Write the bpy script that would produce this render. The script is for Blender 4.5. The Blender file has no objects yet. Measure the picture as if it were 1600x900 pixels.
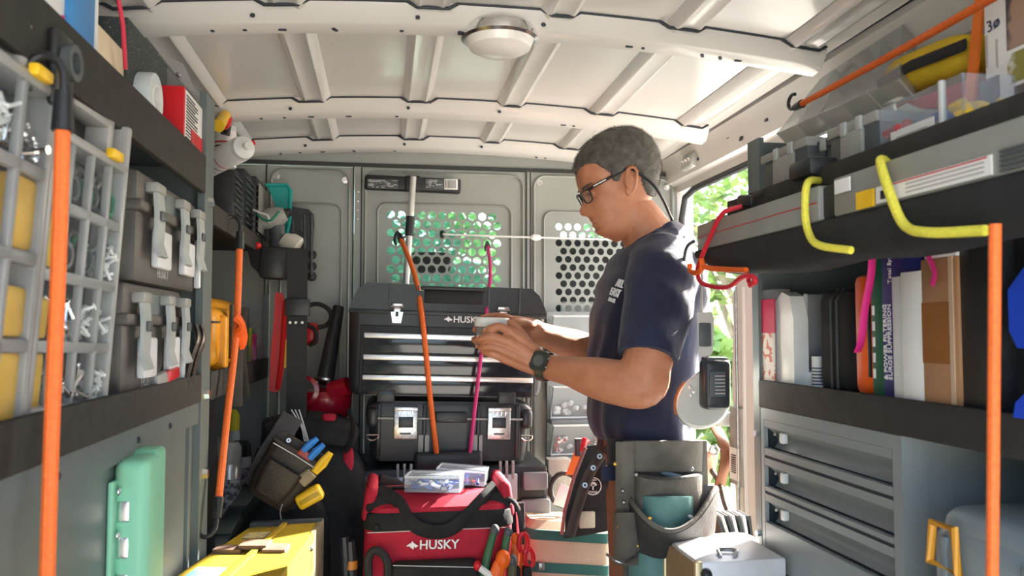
import bpy, bmesh, math, random
from mathutils import Vector, Matrix, Euler
random.seed(7)
SC = bpy.context.scene
COL = SC.collection
# ---------------------------------------------------------------- camera
F = 1250.0; CZ = 1.24                      # focal length in px of a 1600 px frame, eye height above van floor
PHI = math.atan(65/F); TH = math.atan(200/F*math.cos(PHI))
ct, st, cp, sp = math.cos(TH), math.sin(TH), math.cos(PHI), math.sin(PHI)
RT = Vector((ct, -st, 0)); FW = Vector((st*cp, ct*cp, sp)); UP = Vector((-st*sp, -ct*sp, cp))
cam = bpy.data.cameras.new('camera'); co = bpy.data.objects.new('camera', cam); COL.objects.link(co)
co.matrix_world = Matrix(((RT.x, UP.x, -FW.x, 0), (RT.y, UP.y, -FW.y, 0), (RT.z, UP.z, -FW.z, CZ), (0, 0, 0, 1)))
cam.sensor_width = 36; cam.lens = F/1600*36; cam.clip_start = .02; cam.clip_end = 200
cam.dof.use_dof = True; cam.dof.focus_distance = 1.95; cam.dof.aperture_fstop = 6.5
SC.camera = co
# ---------------------------------------------------------------- sky, sun, exposure
w = bpy.data.worlds.new('sky'); SC.world = w; w.use_nodes = True
nt = w.node_tree; sky = nt.nodes.new('ShaderNodeTexSky'); sky.sky_type = 'NISHITA'
sky.sun_disc = False; sky.sun_elevation = math.radians(33); sky.sun_rotation = math.radians(65); sky.dust_density = 3; sky.air_density = .8
bg = nt.nodes['Background']; nt.links.new(sky.outputs[0], bg.inputs[0]); bg.inputs[1].default_value = .62
sl = bpy.data.lights.new('sun', 'SUN'); sl.energy = 36; sl.angle = math.radians(.6); sl.color = (1, .95, .86)
so = bpy.data.objects.new('sun', sl); COL.objects.link(so)
so.rotation_euler = Vector((1.0, .68, .66)).to_track_quat('Z', 'Y').to_euler(); so.location = (6, 3, 5)
SC.view_settings.view_transform = 'Standard'; SC.view_settings.look = 'None'
SC.view_settings.exposure = .6; SC.view_settings.gamma = 1; SC.view_settings.use_curve_mapping = False
# ---------------------------------------------------------------- measuring from the photograph
def ray(u, v): return FW + (u-800)/F*RT - (v-450)/F*UP
def PY(u, v, Y): d = ray(u, v); t = Y/d.y; return Vector((d.x*t, Y, CZ+d.z*t))
def PX(u, v, X): d = ray(u, v); t = X/d.x; return Vector((X, d.y*t, CZ+d.z*t))
def PZ(u, v, Z): d = ray(u, v); t = (Z-CZ)/d.z; return Vector((d.x*t, d.y*t, Z))
# ---------------------------------------------------------------- mesh helpers
def rot(x=0, y=0, z=0): return Euler((math.radians(x), math.radians(y), math.radians(z))).to_matrix().to_4x4()
def frame(o, x, y, z):
    x, y, z = Vector(x), Vector(y), Vector(z); o = Vector(o)
    return Matrix(((x.x, y.x, z.x, o.x), (x.y, y.y, z.y, o.y), (x.z, y.z, z.z, o.z), (0, 0, 0, 1)))
def along(p0, p1, up=(0, 0, 1)):
    """frame at p0 whose Z runs to p1"""
    p0, p1 = Vector(p0), Vector(p1); z = (p1-p0).normalized(); u = Vector(up)
    if abs(z.dot(u)) > .97: u = Vector((1, 0, 0))
    x = u.cross(z).normalized(); y = z.cross(x); return frame(p0, x, y, z)
class MB:
    def __init__(s, M=None): s.v = []; s.f = []; s.M = M or Matrix()
    def add(s, vs, fs, M=None):
        n = len(s.v); m = s.M @ M if M is not None else s.M
        s.v += [m @ Vector(a) for a in vs]; s.f += [tuple(i+n for i in f) for f in fs]; return s
    def box(s, c, d, R=None):
        x, y, z = d[0]/2, d[1]/2, d[2]/2
        vs = [(i*x, j*y, k*z) for i in (-1, 1) for j in (-1, 1) for k in (-1, 1)]
        fs = [(0, 1, 3, 2), (4, 6, 7, 5), (0, 4, 5, 1), (2, 3, 7, 6), (0, 2, 6, 4), (1, 5, 7, 3)]
        return s.add(vs, fs, Matrix.Translation(c) @ (R or Matrix()))
    def bx(s, x0, x1, y0, y1, z0, z1): return s.box(((x0+x1)/2, (y0+y1)/2, (z0+z1)/2), (abs(x1-x0), abs(y1-y0), abs(z1-z0)))
    def rbox(s, c, d, r=.005, R=None, seg=2):
        bm = bmesh.new(); bmesh.ops.create_cube(bm, size=1)
        for v in bm.verts: v.co = Vector((v.co.x*d[0], v.co.y*d[1], v.co.z*d[2]))
        r = min(r, .49*min(d)); bmesh.ops.bevel(bm, geom=bm.edges[:], offset=r, segments=seg, affect='EDGES', profile=.5)
        bm.verts.index_update()
        s.add([v.co.copy() for v in bm.verts], [tuple(v.index for v in f.verts) for f in bm.faces], Matrix.Translation(c) @ (R or Matrix()))
        bm.free(); return s
    def rbx(s, x0, x1, y0, y1, z0, z1, r=.005, seg=2): return s.rbox(((x0+x1)/2, (y0+y1)/2, (z0+z1)/2), (abs(x1-x0), abs(y1-y0), abs(z1-z0)), r, None, seg)
    def loft(s, rings, caps=True, M=None, closed=False):
        n = len(rings[0]); vs = [p for r in rings for p in r]; fs = []
        k = len(rings)
        for i in range(k if closed else k-1):
            a, b = i*n, ((i+1) % k)*n
            for j in range(n): fs.append((a+j, a+(j+1) % n, b+(j+1) % n, b+j))
        if caps and not closed: fs.append(tuple(range(n))[::-1]); fs.append(tuple((k-1)*n+j for j in range(n)))
        return s.add(vs, fs, M)
    def cyl(s, p0, p1, r0, r1=None, n=16, caps=True):
        r1 = r0 if r1 is None else r1; M = along(p0, p1); L = (Vector(p1)-Vector(p0)).length
        ring = lambda r, z: [(r*math.cos(2*math.pi*i/n), r*math.sin(2*math.pi*i/n), z) for i in range(n)]
        return s.loft([ring(r0, 0), ring(r1, L)], caps, M)
    def lathe(s, prof, M=None, n=20, a0=0):
        rings = [[(max(r, 1e-5)*math.cos(a0+2*math.pi*i/n), max(r, 1e-5)*math.sin(a0+2*math.pi*i/n), z) for i in range(n)] for r, z in prof]
        ring = len(prof) > 3 and abs(prof[0][0]-prof[-1][0]) < 1e-6 and prof[0][0] > .001
        return s.loft(rings, not ring, M, ring)
    def tube(s, pts, r, n=8, closed=False, caps=True, flat=None, up=(0, 0, 1)):
        pts = [Vector(p) for p in pts]; k = len(pts); rs = r if isinstance(r, (list, tuple)) else [r]*k
        tg = []
        for i in range(k):
            a = pts[(i-1) % k] if closed or i > 0 else pts[i]; b = pts[(i+1) % k] if closed or i < k-1 else pts[i]
            tg.append((b-a).normalized())
        u = Vector(up)
        if abs(tg[0].dot(u)) > .95: u = Vector((1, 0, 0))
        x = (u-tg[0]*u.dot(tg[0])).normalized(); rings = []
        for i in range(k):
            x = (x-tg[i]*x.dot(tg[i]))
            x = x.normalized() if x.length > 1e-6 else tg[i].orthogonal().normalized()
            y = tg[i].cross(x); fx, fy = flat or (1, 1)
            rings.append([pts[i]+rs[i]*(fx*math.cos(2*math.pi*j/n)*x+fy*math.sin(2*math.pi*j/n)*y) for j in range(n)])
        return s.loft(rings, caps, None, closed)
    def ell(s, c, d, R=None, nu=20, nv=12):
        rings = []
        for i in range(nv+1):
            t = math.pi*i/nv; r = max(math.sin(t), 1e-4)
            rings.append([(d[0]*r*math.cos(2*math.pi*j/nu), d[1]*r*math.sin(2*math.pi*j/nu), -d[2]*math.cos(t)) for j in range(nu)])
        return s.loft(rings, True, Matrix.Translation(c) @ (R or Matrix()))
    def prism(s, poly, depth, M=None):
        """poly in local XY, extruded along local Z from 0 to depth"""
        n = len(poly); vs = [(p[0], p[1], 0) for p in poly]+[(p[0], p[1], depth) for p in poly]
        fs = [tuple(range(n))[::-1], tuple(range(n, 2*n))]+[(i, (i+1) % n, n+(i+1) % n, n+i) for i in range(n)]
        return s.add(vs, fs, M)
    def sheet(s, fn, nu, nv, th=0.0, M=None):
        """surface fn(a,b), a,b in 0..1, with thickness th along its normal"""
        P = [[Vector(fn(i/nu, j/nv)) for j in range(nv+1)] for i in range(nu+1)]
        def nrm(i, j):
            a = P[min(i+1, nu)][j]-P[max(i-1, 0)][j]; b = P[i][min(j+1, nv)]-P[i][max(j-1, 0)]
            c = a.cross(b); return c.normalized() if c.length > 1e-9 else Vector((0, 0, 1))
        idx = lambda i, j: i*(nv+1)+j
        vs = [P[i][j] for i in range(nu+1) for j in range(nv+1)]; N = len(vs)
        fs = [(idx(i, j), idx(i+1, j), idx(i+1, j+1), idx(i, j+1)) for i in range(nu) for j in range(nv)]
        if th:
            vs = vs+[P[i][j]-nrm(i, j)*th for i in range(nu+1) for j in range(nv+1)]
            fs += [tuple(N+q for q in f[::-1]) for f in fs]
            for i in range(nu):
                fs.append((idx(i, 0), N+idx(i, 0), N+idx(i+1, 0), idx(i+1, 0))); fs.append((idx(i, nv), idx(i+1, nv), N+idx(i+1, nv), N+idx(i, nv)))
            for j in range(nv):
                fs.append((idx(0, j), idx(0, j+1), N+idx(0, j+1), N+idx(0, j))); fs.append((idx(nu, j), N+idx(nu, j), N+idx(nu, j+1), idx(nu, j+1)))
        return s.add(vs, fs, M)
def rrect(w, h, r, n=5):
    out = []
    for cx, cy, a in ((w/2-r, h/2-r, 0), (-w/2+r, h/2-r, 90), (-w/2+r, -h/2+r, 180), (w/2-r, -h/2+r, 270)):
        for i in range(n+1):
            t = math.radians(a+90*i/n); out.append((cx+r*math.cos(t), cy+r*math.sin(t)))
    return out
def arc(c, r, a0, a1, n): return [(c[0]+r*math.cos(math.radians(a0+(a1-a0)*i/n)), c[1]+r*math.sin(math.radians(a0+(a1-a0)*i/n))) for i in range(n+1)]
def smooth(pts, n=6):
    """Catmull-Rom through pts (tuples of any length)"""
    P = [Vector(p) for p in pts]; P = [P[0]*2-P[1]]+P+[P[-1]*2-P[-2]]; out = []
    for i in range(1, len(P)-2):
        a, b, c, d = P[i-1:i+3]
        for k in range(n):
            t = k/n; out.append(.5*((2*b)+(c-a)*t+(2*a-5*b+4*c-d)*t*t+(3*b-a-3*c+d)*t**3))
    return out+[P[-2]]
WORLD = {}
def root_of(o):
    while o.parent is not None: o = o.parent
    return o
def obj(name, mb, m, parent=None, ang=35, sm=True):
    me = bpy.data.meshes.new(name)
    vs = mb.v
    if parent is not None:
        inv = WORLD.get(root_of(parent).name)
        if inv is not None: vs = [inv @ v for v in vs]
    me.from_pydata([tuple(v) for v in vs], [], mb.f)
    bm = bmesh.new(); bm.from_mesh(me); bmesh.ops.recalc_face_normals(bm, faces=bm.faces[:]); bm.to_mesh(me); bm.free()
    if sm: me.shade_smooth(); me.set_sharp_from_angle(angle=math.radians(ang))
    if m is not None: me.materials.append(m)
    o = bpy.data.objects.new(name, me); COL.objects.link(o); o.parent = parent; return o
def tag(o, label, cat, group=None):
    o['label'] = label; o['category'] = cat
    if group: o['group'] = group
    return o
def thing(name, label, cat, loc=(0, 0, 0), M=None, group=None, world=True):
    """an Empty at the base of a thing; world=True: its parts are given in world coordinates"""
    o = bpy.data.objects.new(name, None); COL.objects.link(o); o.empty_display_size = .02
    mw = M if M is not None else Matrix.Translation(loc)
    o.matrix_world = mw
    if world: WORLD[o.name] = mw.inverted()
    return tag(o, label, cat, group)
def solo(name, mb, m, label, cat, group=None, ang=35):
    """a thing that is one mesh: its origin is put at the middle of its base"""
    xs = [v.x for v in mb.v]; ys = [v.y for v in mb.v]; zs = [v.z for v in mb.v]
    c = Vector(((min(xs)+max(xs))/2, (min(ys)+max(ys))/2, min(zs))); mb.v = [v-c for v in mb.v]
    o = obj(name, mb, m, None, ang); o.location = c; return tag(o, label, cat, group)
def struct(name, mb, m, parent=None, ang=35, label=None):
    o = obj(name, mb, m, parent, ang)
    if parent is None: o['kind'] = 'structure'
    if label: o['label'] = label
    return o
def text(s, size, M, ext=.0004, bold=False, align='CENTER', shear=0, space=1.0):
    """lettering as a mesh builder: local X right, Y up, Z out"""
    cu = bpy.data.curves.new('t', 'FONT'); cu.body = s; cu.size = size; cu.extrude = ext; cu.align_x = align; cu.align_y = 'CENTER'; cu.shear = shear; cu.space_character = space
    cu.resolution_u = 2
    if bold: cu.offset = size*.018
    o = bpy.data.objects.new('t', cu); COL.objects.link(o); dg = bpy.context.evaluated_depsgraph_get()
    me = bpy.data.meshes.new_from_object(o.evaluated_get(dg)); mb = MB()
    mb.add([v.co.copy() for v in me.vertices], [tuple(p.vertices) for p in me.polygons], M)
    bpy.data.objects.remove(o); bpy.data.curves.remove(cu); bpy.data.meshes.remove(me); return mb
def remesh(mb, vox, it=4, fac=.5):
    """one continuous skin around the overlapping shapes of mb"""
    o = obj('t', mb, None, None); m = o.modifiers.new('r', 'REMESH'); m.mode = 'VOXEL'; m.voxel_size = vox
    s = o.modifiers.new('s', 'SMOOTH'); s.iterations = it; s.factor = fac
    dg = bpy.context.evaluated_depsgraph_get(); me = bpy.data.meshes.new_from_object(o.evaluated_get(dg)); out = MB()
    out.add([v.co.copy() for v in me.vertices], [tuple(p.vertices) for p in me.polygons])
    old = o.data; bpy.data.objects.remove(o); bpy.data.meshes.remove(old); bpy.data.meshes.remove(me); return out
# ---------------------------------------------------------------- materials
def lin(h):
    if isinstance(h, str):
        h = h.lstrip('#'); c = [int(h[i:i+2], 16)/255 for i in (0, 2, 4)]
        return tuple(x/12.92 if x <= .04045 else ((x+.055)/1.055)**2.4 for x in c)
    return tuple(h)
MATS = {}
def mat(name, col=None, rough=.5, metal=0, var=.12, vs=14, bump=0, bs=120, trans=0, clear=0, ior=1.45, sub=0, coat=0, col2=None, thr=(.45, .6), emit=0, spec=.5, sheen=0, vec=None):
    if name in MATS: return MATS[name]
    m = bpy.data.materials.new(name); m.use_nodes = True; n = m.node_tree.nodes; L = m.node_tree.links
    b = n['Principled BSDF']; c = lin(col)
    tc = n.new('ShaderNodeTexCoord'); mp = n.new('ShaderNodeMapping'); L.new(tc.outputs['Object'], mp.inputs[0])
    if vec: mp.inputs['Scale'].default_value = vec
    nz = n.new('ShaderNodeTexNoise'); nz.inputs['Scale'].default_value = vs; nz.inputs['Detail'].default_value = 5; L.new(mp.outputs[0], nz.inputs['Vector'])
    rp = n.new('ShaderNodeValToRGB'); e = rp.color_ramp.elements
    if col2 is None:
        e[0].position = .3; e[1].position = .7
        e[0].color = (*[x*(1-var) for x in c], 1); e[1].color = (*[min(1, x*(1+var)) for x in c], 1)
    else:
        e[0].position, e[1].position = thr; e[0].color = (*c, 1); e[1].color = (*lin(col2), 1)
    L.new(nz.outputs[0], rp.inputs[0]); L.new(rp.outputs[0], b.inputs['Base Color'])
    b.inputs['Roughness'].default_value = rough; b.inputs['Metallic'].default_value = metal
    b.inputs['IOR'].default_value = ior; b.inputs['Specular IOR Level'].default_value = spec
    if trans: b.inputs['Transmission Weight'].default_value = trans
    if coat: b.inputs['Coat Weight'].default_value = coat; b.inputs['Coat Roughness'].default_value = .1
    if sheen: b.inputs['Sheen Weight'].default_value = sheen
    if sub: b.inputs['Subsurface Weight'].default_value = sub; b.inputs['Subsurface Radius'].default_value = (.012, .005, .003); b.inputs['Subsurface Scale'].default_value = .6
    if emit: b.inputs['Emission Color'].default_value = (*c, 1); b.inputs['Emission Strength'].default_value = emit
    if bump:
        nb = n.new('ShaderNodeTexNoise'); nb.inputs['Scale'].default_value = bs; nb.inputs['Detail'].default_value = 4; L.new(mp.outputs[0], nb.inputs['Vector'])
        bp = n.new('ShaderNodeBump'); bp.inputs['Strength'].default_value = bump; bp.inputs['Distance'].default_value = .004
        L.new(nb.outputs[0], bp.inputs['Height']); L.new(bp.outputs[0], b.inputs['Normal'])
    if clear:
        tr = n.new('ShaderNodeBsdfTransparent'); tr.inputs[0].default_value = (*[.6+.4*min(1, x) for x in c], 1)
        mx = n.new('ShaderNodeMixShader'); mx.inputs[0].default_value = 1-clear
        L.new(tr.outputs[0], mx.inputs[1]); L.new(b.outputs[0], mx.inputs[2]); L.new(mx.outputs[0], n['Material Output'].inputs[0])
    MATS[name] = m; return m
WHITE = mat('white body paint', (.62, .605, .57), .2, var=.03, vs=3, coat=.3)
GREY = mat('grey shelving steel', (.115, .142, .142), .42, var=.07, vs=6, bump=.03, bs=300)
BULK = mat('grey partition steel', (.31, .325, .30), .38, var=.08, vs=5, bump=.02, bs=200)
LIP = mat('dark shelf edge mat', (.028, .027, .024), .8, var=.2, vs=40, bump=.15, bs=500)
BLACK = mat('black plastic', (.018, .02, .022), .42, var=.2, vs=30, bump=.05, bs=300)
RUBBER = mat('black rubber', (.02, .02, .02), .7, var=.2, vs=30)
DGREY = mat('dark grey plastic', (.07, .08, .085), .45, var=.15, vs=25, bump=.05, bs=300)
MGREY = mat('mid grey plastic', (.3, .3, .28), .45, var=.1, vs=25)
LGREY = mat('light grey plastic', (.62, .64, .63), .4, var=.06, vs=25)
CHROME = mat('bright zinc', (.8, .8, .8), .22, 1, var=.1, vs=60)
ALU = mat('brushed aluminium', (.75, .75, .74), .35, 1, var=.1, vs=40, vec=(1, 1, 20))
STEEL = mat('tool steel', (.35, .35, .35), .35, 1, var=.25, vs=60)
DARKSTEEL = mat('dark worn steel', (.12, .10, .085), .38, .8, var=.35, vs=50)
CLEAR = mat('clear plastic', (.8, .84, .86), .12, var=.05, clear=.86, spec=.7)
CLEAR2 = mat('clear bag film', (.86, .88, .9), .22, var=.1, clear=.82, spec=.7, bump=.8, bs=40)
FROST = mat('frosted plastic', (.66, .70, .70), .3, var=.06, clear=.35)
PAPER = mat('white print paper', (.8, .8, .78), .6, var=.04)
INK = mat('black print ink', (.02, .02, .025), .5)
WPRINT = mat('white print', (.82, .82, .82), .5, var=.03)
ORANGE = mat('orange bungee sleeve', (.95, .17, .03), .55, var=.15, vs=200, bump=.3, bs=600)
YELLOW = mat('yellow plastic', (.85, .52, .02), .4, var=.1)
RED = mat('red plastic', (.6, .012, .02), .35, var=.1)
def bungee(name, label, pts, r, m, hooks, group=None, rs=12, cat='bungee cord'):
    """a fabric sleeve with plastic hook ends; hooks: list of (index end 0/-1, direction to curl, material)"""
    P = smooth(pts, rs) if len(pts) > 2 else [Vector(p) for p in pts]
    t = thing(name, label, cat, min((Vector(p) for p in pts), key=lambda p: p.z), group=group)
    obj('cord', MB().tube(P, r, 10), m, t)
    for e, d, hm in hooks:
        p = P[e]; q = P[1] if e == 0 else P[-2]; a = (p-q).normalized(); d = Vector(d).normalized()
        d = (d-a*a.dot(d)).normalized(); h = r*2.2
        mb = MB().cyl(p-a*h*1.6, p+a*h*.9, r*1.45, r*1.15, 12)
        pts2 = [p+a*h*.5]+[p+a*(h*1.6+h*1.5*math.sin(math.radians(u)))+d*(h*1.1-h*1.1*math.cos(math.radians(u))) for u in range(0, 211, 21)]
        mb.tube(pts2, r*.62, 8); obj('hook', mb, hm, t)
    return t
# ================================================================ the van
YR, YB = -.2, 2.65                     # rear opening, partition
def zr(x, y): return 1.893-.012*y-.085*(x-.2)**2
ground = mat('pale concrete drive', (.45, .43, .39), .9, var=.15, vs=1.5)
struct('ground', MB().bx(-30, 30, -30, 30, -.75, -.65), ground)
FLOOR = mat('dark ribbed floor mat', (.05, .05, .05), .7, var=.2, vs=9)
mb = MB().bx(-.78, 1.1, YR, 4.0, -.06, 0)
fl = struct('floor', mb, FLOOR)
for i in range(18): struct('floor_rib', MB().bx(-.3+i*.06, -.275+i*.06, YR, YB-.03, 0, .006), FLOOR, fl)
# roof skin
mb = MB().sheet(lambda a, b: (-.62+a*1.55, YR+b*(3.5-YR), zr(-.62+a*1.55, YR+b*(3.5-YR))), 24, 8, -.012)
roof = struct('ceiling', mb, WHITE)
for rx in (-.45, -.186, .084, .342, .604, .86):
    pts = [(-.044, .003), (-.038, -.003), (-.027, -.013), (-.022, -.0145), (-.012, -.011), (.012, -.011), (.022, -.0145), (.027, -.013), (.036, -.003), (.042, .003)]
    rings = [[(rx+px, y, zr(rx, y)+pz) for px, pz in pts] for y in (YR+.02, .5, 1, 1.5, 2, 2.6)]
    struct('roof_rib', MB().loft(rings), WHITE, roof)
DARKGAP = mat('dark body gap', (.03, .035, .045), .7)
for by in (.35, .97, 1.585, 2.205, 2.615):
    def ring(x):
        e = max(0, (abs(x-.2)-.66)/.12); k = 1-.35*min(1, e)
        return [(x, by+dy*k, zr(x, by)+dz) for dy, dz in ((-.062, .004), (-.052, -.012), (-.034, -.030), (-.026, -.0355), (.014, -.038), (.02, -.034), (.034, -.006), (.042, .004))]
    b = struct('roof_bow', MB().loft([ring(-.56+i*1.48/24) for i in range(25)]), WHITE, roof)
    struct('seam_shadow', MB().tube([(x, by-.0625-(.006 if min(abs(x-rx) for rx in (-.45, -.186, .084, .342, .604, .86)) < .04 else 0), zr(x, by)+.0005-(.014 if min(abs(x-rx) for rx in (-.45, -.186, .084, .342, .604, .86)) < .04 else 0)) for x in [-.55+i*1.46/72 for i in range(73)]], .0035, 6), DARKGAP, b)  # dark strip painted in for the shadow gap between bow and roof skin
    for hx in (-.33, -.27, -.2, -.1, .03, .5, .53, .66, .7, .74):
        z = zr(hx, by)-.0372
        struct('slot', MB().prism(rrect(.016 if (hx*100) % 2 < 1 else .008, .007, .003), .003, Matrix.Translation((hx, by-.005, z-.0015)) @ rot(0, 0, random.choice((0, 0, 60)))), DARKGAP, b)
    for hx in (-.25, .06, .31):
        struct('slot', MB().prism(rrect(.009, .007, .003), .004, Matrix.Translation((hx, by-.0435, zr(hx, by)-.023)) @ rot(130, 0, 0)), DARKGAP, b)
# ceiling light
mb = MB().lathe([(.074, .004), (.078, -.006), (.079, -.016), (.072, -.020), (.066, -.018), (.066, .004)], Matrix.Translation((.228, 1.585, 1.845)), 36)
cl = thing('ceiling_light', 'round dome ceiling light with metal ring on a roof bow', 'light', (.228, 1.585, 1.815))
obj('ring', mb, CHROME, cl)
mb = MB().lathe([(.069, -.012), (.069, -.02), (.062, -.034), (.045, -.043), (.02, -.047), (0, -.048)], Matrix.Translation((.228, 1.585, 1.845)), 36)
obj('lens', mb, mat('frosted lamp lens', (.8, .77, .72), .25, var=.02, coat=.5), cl)
obj('screw', MB().cyl((.146, 1.575, 1.842), (.146, 1.575, 1.832), .005), DARKGAP, cl)
# right side: cant rail, wall, door opening
mb = MB()
def xsec(mb, poly, y0, y1): mb.loft([[(x, y0, z) for x, z in poly], [(x, y1, z) for x, z in poly]])
xsec(mb, [(.948, 1.850), (.944, 1.822), (.955, 1.806), (.962, 1.79), (.975, 1.745), (1.0, 1.735), (1.004, 1.715), (1.03, 1.712), (1.10, 1.80), (1.10, 1.92), (.95, 1.93)], YR, 3.3)
rail = struct('trim_1', mb, WHITE, label='white roof side rail above the door opening')
struct('roof_gap', MB().bx(.905, .962, YR, 3.3, 1.838, 1.858), DARKGAP, rail)
SEAL = mat('black door seal', (.03, .032, .033), .6)
struct('door_seal', MB().tube([(1.012, YR+1.7, 1.706), (1.012, 2.5, 1.706), (1.012, 2.585, 1.69), (1.012, 2.62, 1.62), (1.012, 2.63, 1.0), (1.012, 2.63, .1)], .011, 8), SEAL, rail)
for y, z in ((2.36, 1.775), (2.05, 1.765), (2.13, 1.79), (1.9, 1.78)):
    struct('slot', MB().box((.966, y, z), (.004, .016, .012), rot(0, 15, 0)), DARKGAP, rail)
xs = MB().rbox((.955, 2.40, 1.775), (.02, .09, .05), .004, rot(0, 14, 0))
struct('bracket', xs, mat('zinc bracket', (.45, .45, .42), .4, .6), rail)
for dy in (-.025, 0, .025): struct('bolt', MB().ell((.943, 2.40+dy, 1.775), (.006, .008, .008)), CHROME, rail)
WALLIN = mat('inner body panel white', (.66, .66, .63), .35, var=.04, vs=4)
mb = MB().bx(1.04, 1.10, YR, 1.5, -.05, 1.72); wr = struct('wall_right', mb, WALLIN)
struct('pillar', MB().rbx(1.0, 1.07, 2.64, 2.75, 0, 1.74, .02), WALLIN, wr)
struct('pillar', MB().rbx(1.03, 1.1, 1.48, 1.56, 0, 1.72, .015), WALLIN, wr)
# door edge, seen beside the man's back
prof = [(2.17, 0), (2.19, .25), (2.185, .6), (2.2, .9), (2.205, 1.1), (2.19, 1.26), (2.20, 1.33), (2.16, 1.385), (2.02, 1.40), (2.02, 0)]
mb = MB().prism([(y, z) for y, z in prof], .06, frame((1.0, 0, 0), (0, 1, 0), (0, 0, 1), (1, 0, 0)))
dr = struct('door_1', mb, WALLIN, label='pale grey edge of the sliding side door')
struct('door_flange', MB().tube([(.998, 2.11, 0), (.998, 2.11, .6), (.998, 2.12, .9), (.998, 2.115, 1.36)], .007, 8), WALLIN, dr)
struct('door_rod', MB().tube([(.985, 2.14, .72), (.985, 2.14, 1.36)], .004, 8), STEEL, dr)
t = MB().rbx(.985, .998, 2.12, 2.195, .80, 1.02, .004); struct('latch_plate', t, MGREY, dr)
tg = struct('sticker', MB().bx(.982, .985, 2.135, 2.19, .815, .905), PAPER, dr)
for i in range(9): struct('barcode_bar', MB().bx(.981, .9822, 2.148, 2.178, .835+i*.006, .838+i*.006), INK, tg)
# left side
wl = struct('wall_left', MB().bx(-.80, -.74, YR, 3.3, -.05, 1.80), WALLIN)
mb = MB(); xsec(mb, [(-.74, 1.72), (-.60, 1.84), (-.56, 1.86), (-.58, 1.92), (-.80, 1.92), (-.80, 1.72)], YR, 3.3)
lr = struct('trim_2', mb, WHITE, label='roof side rail above the left shelves')
struct('roof_gap', MB().bx(-.575, -.55, YR, 2.6, 1.826, 1.834), DARKGAP, lr)
# ---------------------------------------------------------------- partition
mb = MB().bx(-.74, 1.02, YB+.002, YB+.02, 1.772, 1.87)
mb.bx(-.099, -.078, YB-.004, YB+.012, 0, 1.775); mb.bx(.474, .484, YB-.004, YB+.012, 0, 1.775)
part_ = struct('wall_front', mb, BULK, label='grey steel partition between the cab and the load space')
def perf(x0, x1, z0, z1, hx0, hz0, nx, nz, px, pz, r, y, th, stagger0=0):
    """plate with staggered round holes; hx0,hz0 = first hole, top row, going down"""
    mb = MB(); N = 12
    V = {}; vs = []; fs = []
    def vert(x, z, d):
        k = (round(x, 5), round(z, 5), d)
        if k not in V: V[k] = len(vs); vs.append((x, y+d*th, z))
        return V[k]
    def quad(a, b, c, d_):
        for d in (0, 1): fs.append(tuple(vert(p[0], p[1], d) for p in (a, b, c, d_)))
    ztop = hz0+pz/2; zb = ztop-nz*pz
    quad((x0, ztop), (x1, ztop), (x1, z1), (x0, z1)); quad((x0, z0), (x1, z0), (x1, zb), (x0, zb))
    for j in range(nz):
        zc = hz0-j*pz; off = px/2 if (j+stagger0) % 2 else 0
        za, zt = zc-pz/2, zc+pz/2; xa = hx0+off-px/2; xb = xa+nx*px
        quad((x0, za), (xa, za), (xa, zt), (x0, zt)); quad((xb, za), (x1, za), (x1, zt), (xb, zt))
        for i in range(nx):
            xc = hx0+off+i*px
            for k in range(N):
                a0, a1 = 2*math.pi*k/N, 2*math.pi*(k+1)/N
                def sq(a):
                    c, s = math.cos(a), math.sin(a); m = min(px/2/max(abs(c), 1e-6), pz/2/max(abs(s), 1e-6)); return (xc+c*m, zc+s*m)
                def ci(a): return (xc+r*math.cos(a), zc+r*math.sin(a))
                A, B, C, D = ci(a0), sq(a0), sq(a1), ci(a1)
                quad(A, B, C, D); fs.append((vert(*A, 0), vert(*D, 0), vert(*D, 1), vert(*A, 1)))
                ca = math.atan2(pz, px)
                for corner in (ca, math.pi-ca, math.pi+ca, 2*math.pi-ca):
                    if a0 < corner-1e-6 and corner+1e-6 < a1:
                        for d in (0, 1): fs.append((vert(*B, d), vert(*sq(corner), d), vert(*C, d)))
    mb.add(vs, fs); return mb
def bead(x0, x1, z0, z1, r, w, y, n=6):
    return MB().tube([((x0+x1)/2+a, y, (z0+z1)/2+b) for a, b in rrect(x1-x0, z1-z0, r, n)], w, 6, closed=True, flat=(1, .5), up=(0, 1, 0))
def panel_(x0, x1, z0, z1, inner, holes, bolts):
    p = obj('panel', perf(x0, x1, z0, z1, *holes, YB, .003) if holes else MB().bx(x0, x1, YB, YB+.004, z0, z1), BULK, part_, sm=not holes)
    struct('edge_bead', bead(x0+.012, x1-.012, z0+.012, z1-.012, .04, .010, YB), BULK, p)
    if inner: struct('inner_bead', bead(*inner, .03, .009, YB), BULK, p)
    for bx_, bz in bolts:
        q = struct('bolt', MB().cyl((bx_, YB, bz), (bx_, YB-.008, bz), .007, .006, 6).cyl((bx_, YB, bz), (bx_, YB-.003, bz), .011, .011, 14), CHROME, p)
    return p
struct('top_seal', MB().bx(-.74, 1.0, YB-.006, YB+.004, 1.774, 1.786), SEAL, part_)
for gx in (-.1025, -.0765, .4725, .4855, -.378): struct('panel_gap', MB().bx(gx-.0022, gx+.0022, YB-.005, YB+.01, .02, 1.772), SEAL, part_)
panel_(-.375, -.104, .02, 1.77, (-.33, -.14, .75, 1.648), None, ((-.345, 1.735), (-.129, 1.728), (-.33, 1.69)))
panel_(-.076, .472, .02, 1.772, (-.024, .42, .62, 1.655), (.020, 1.618, 11, 14, .0336, .0298, .0138), ())
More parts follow.
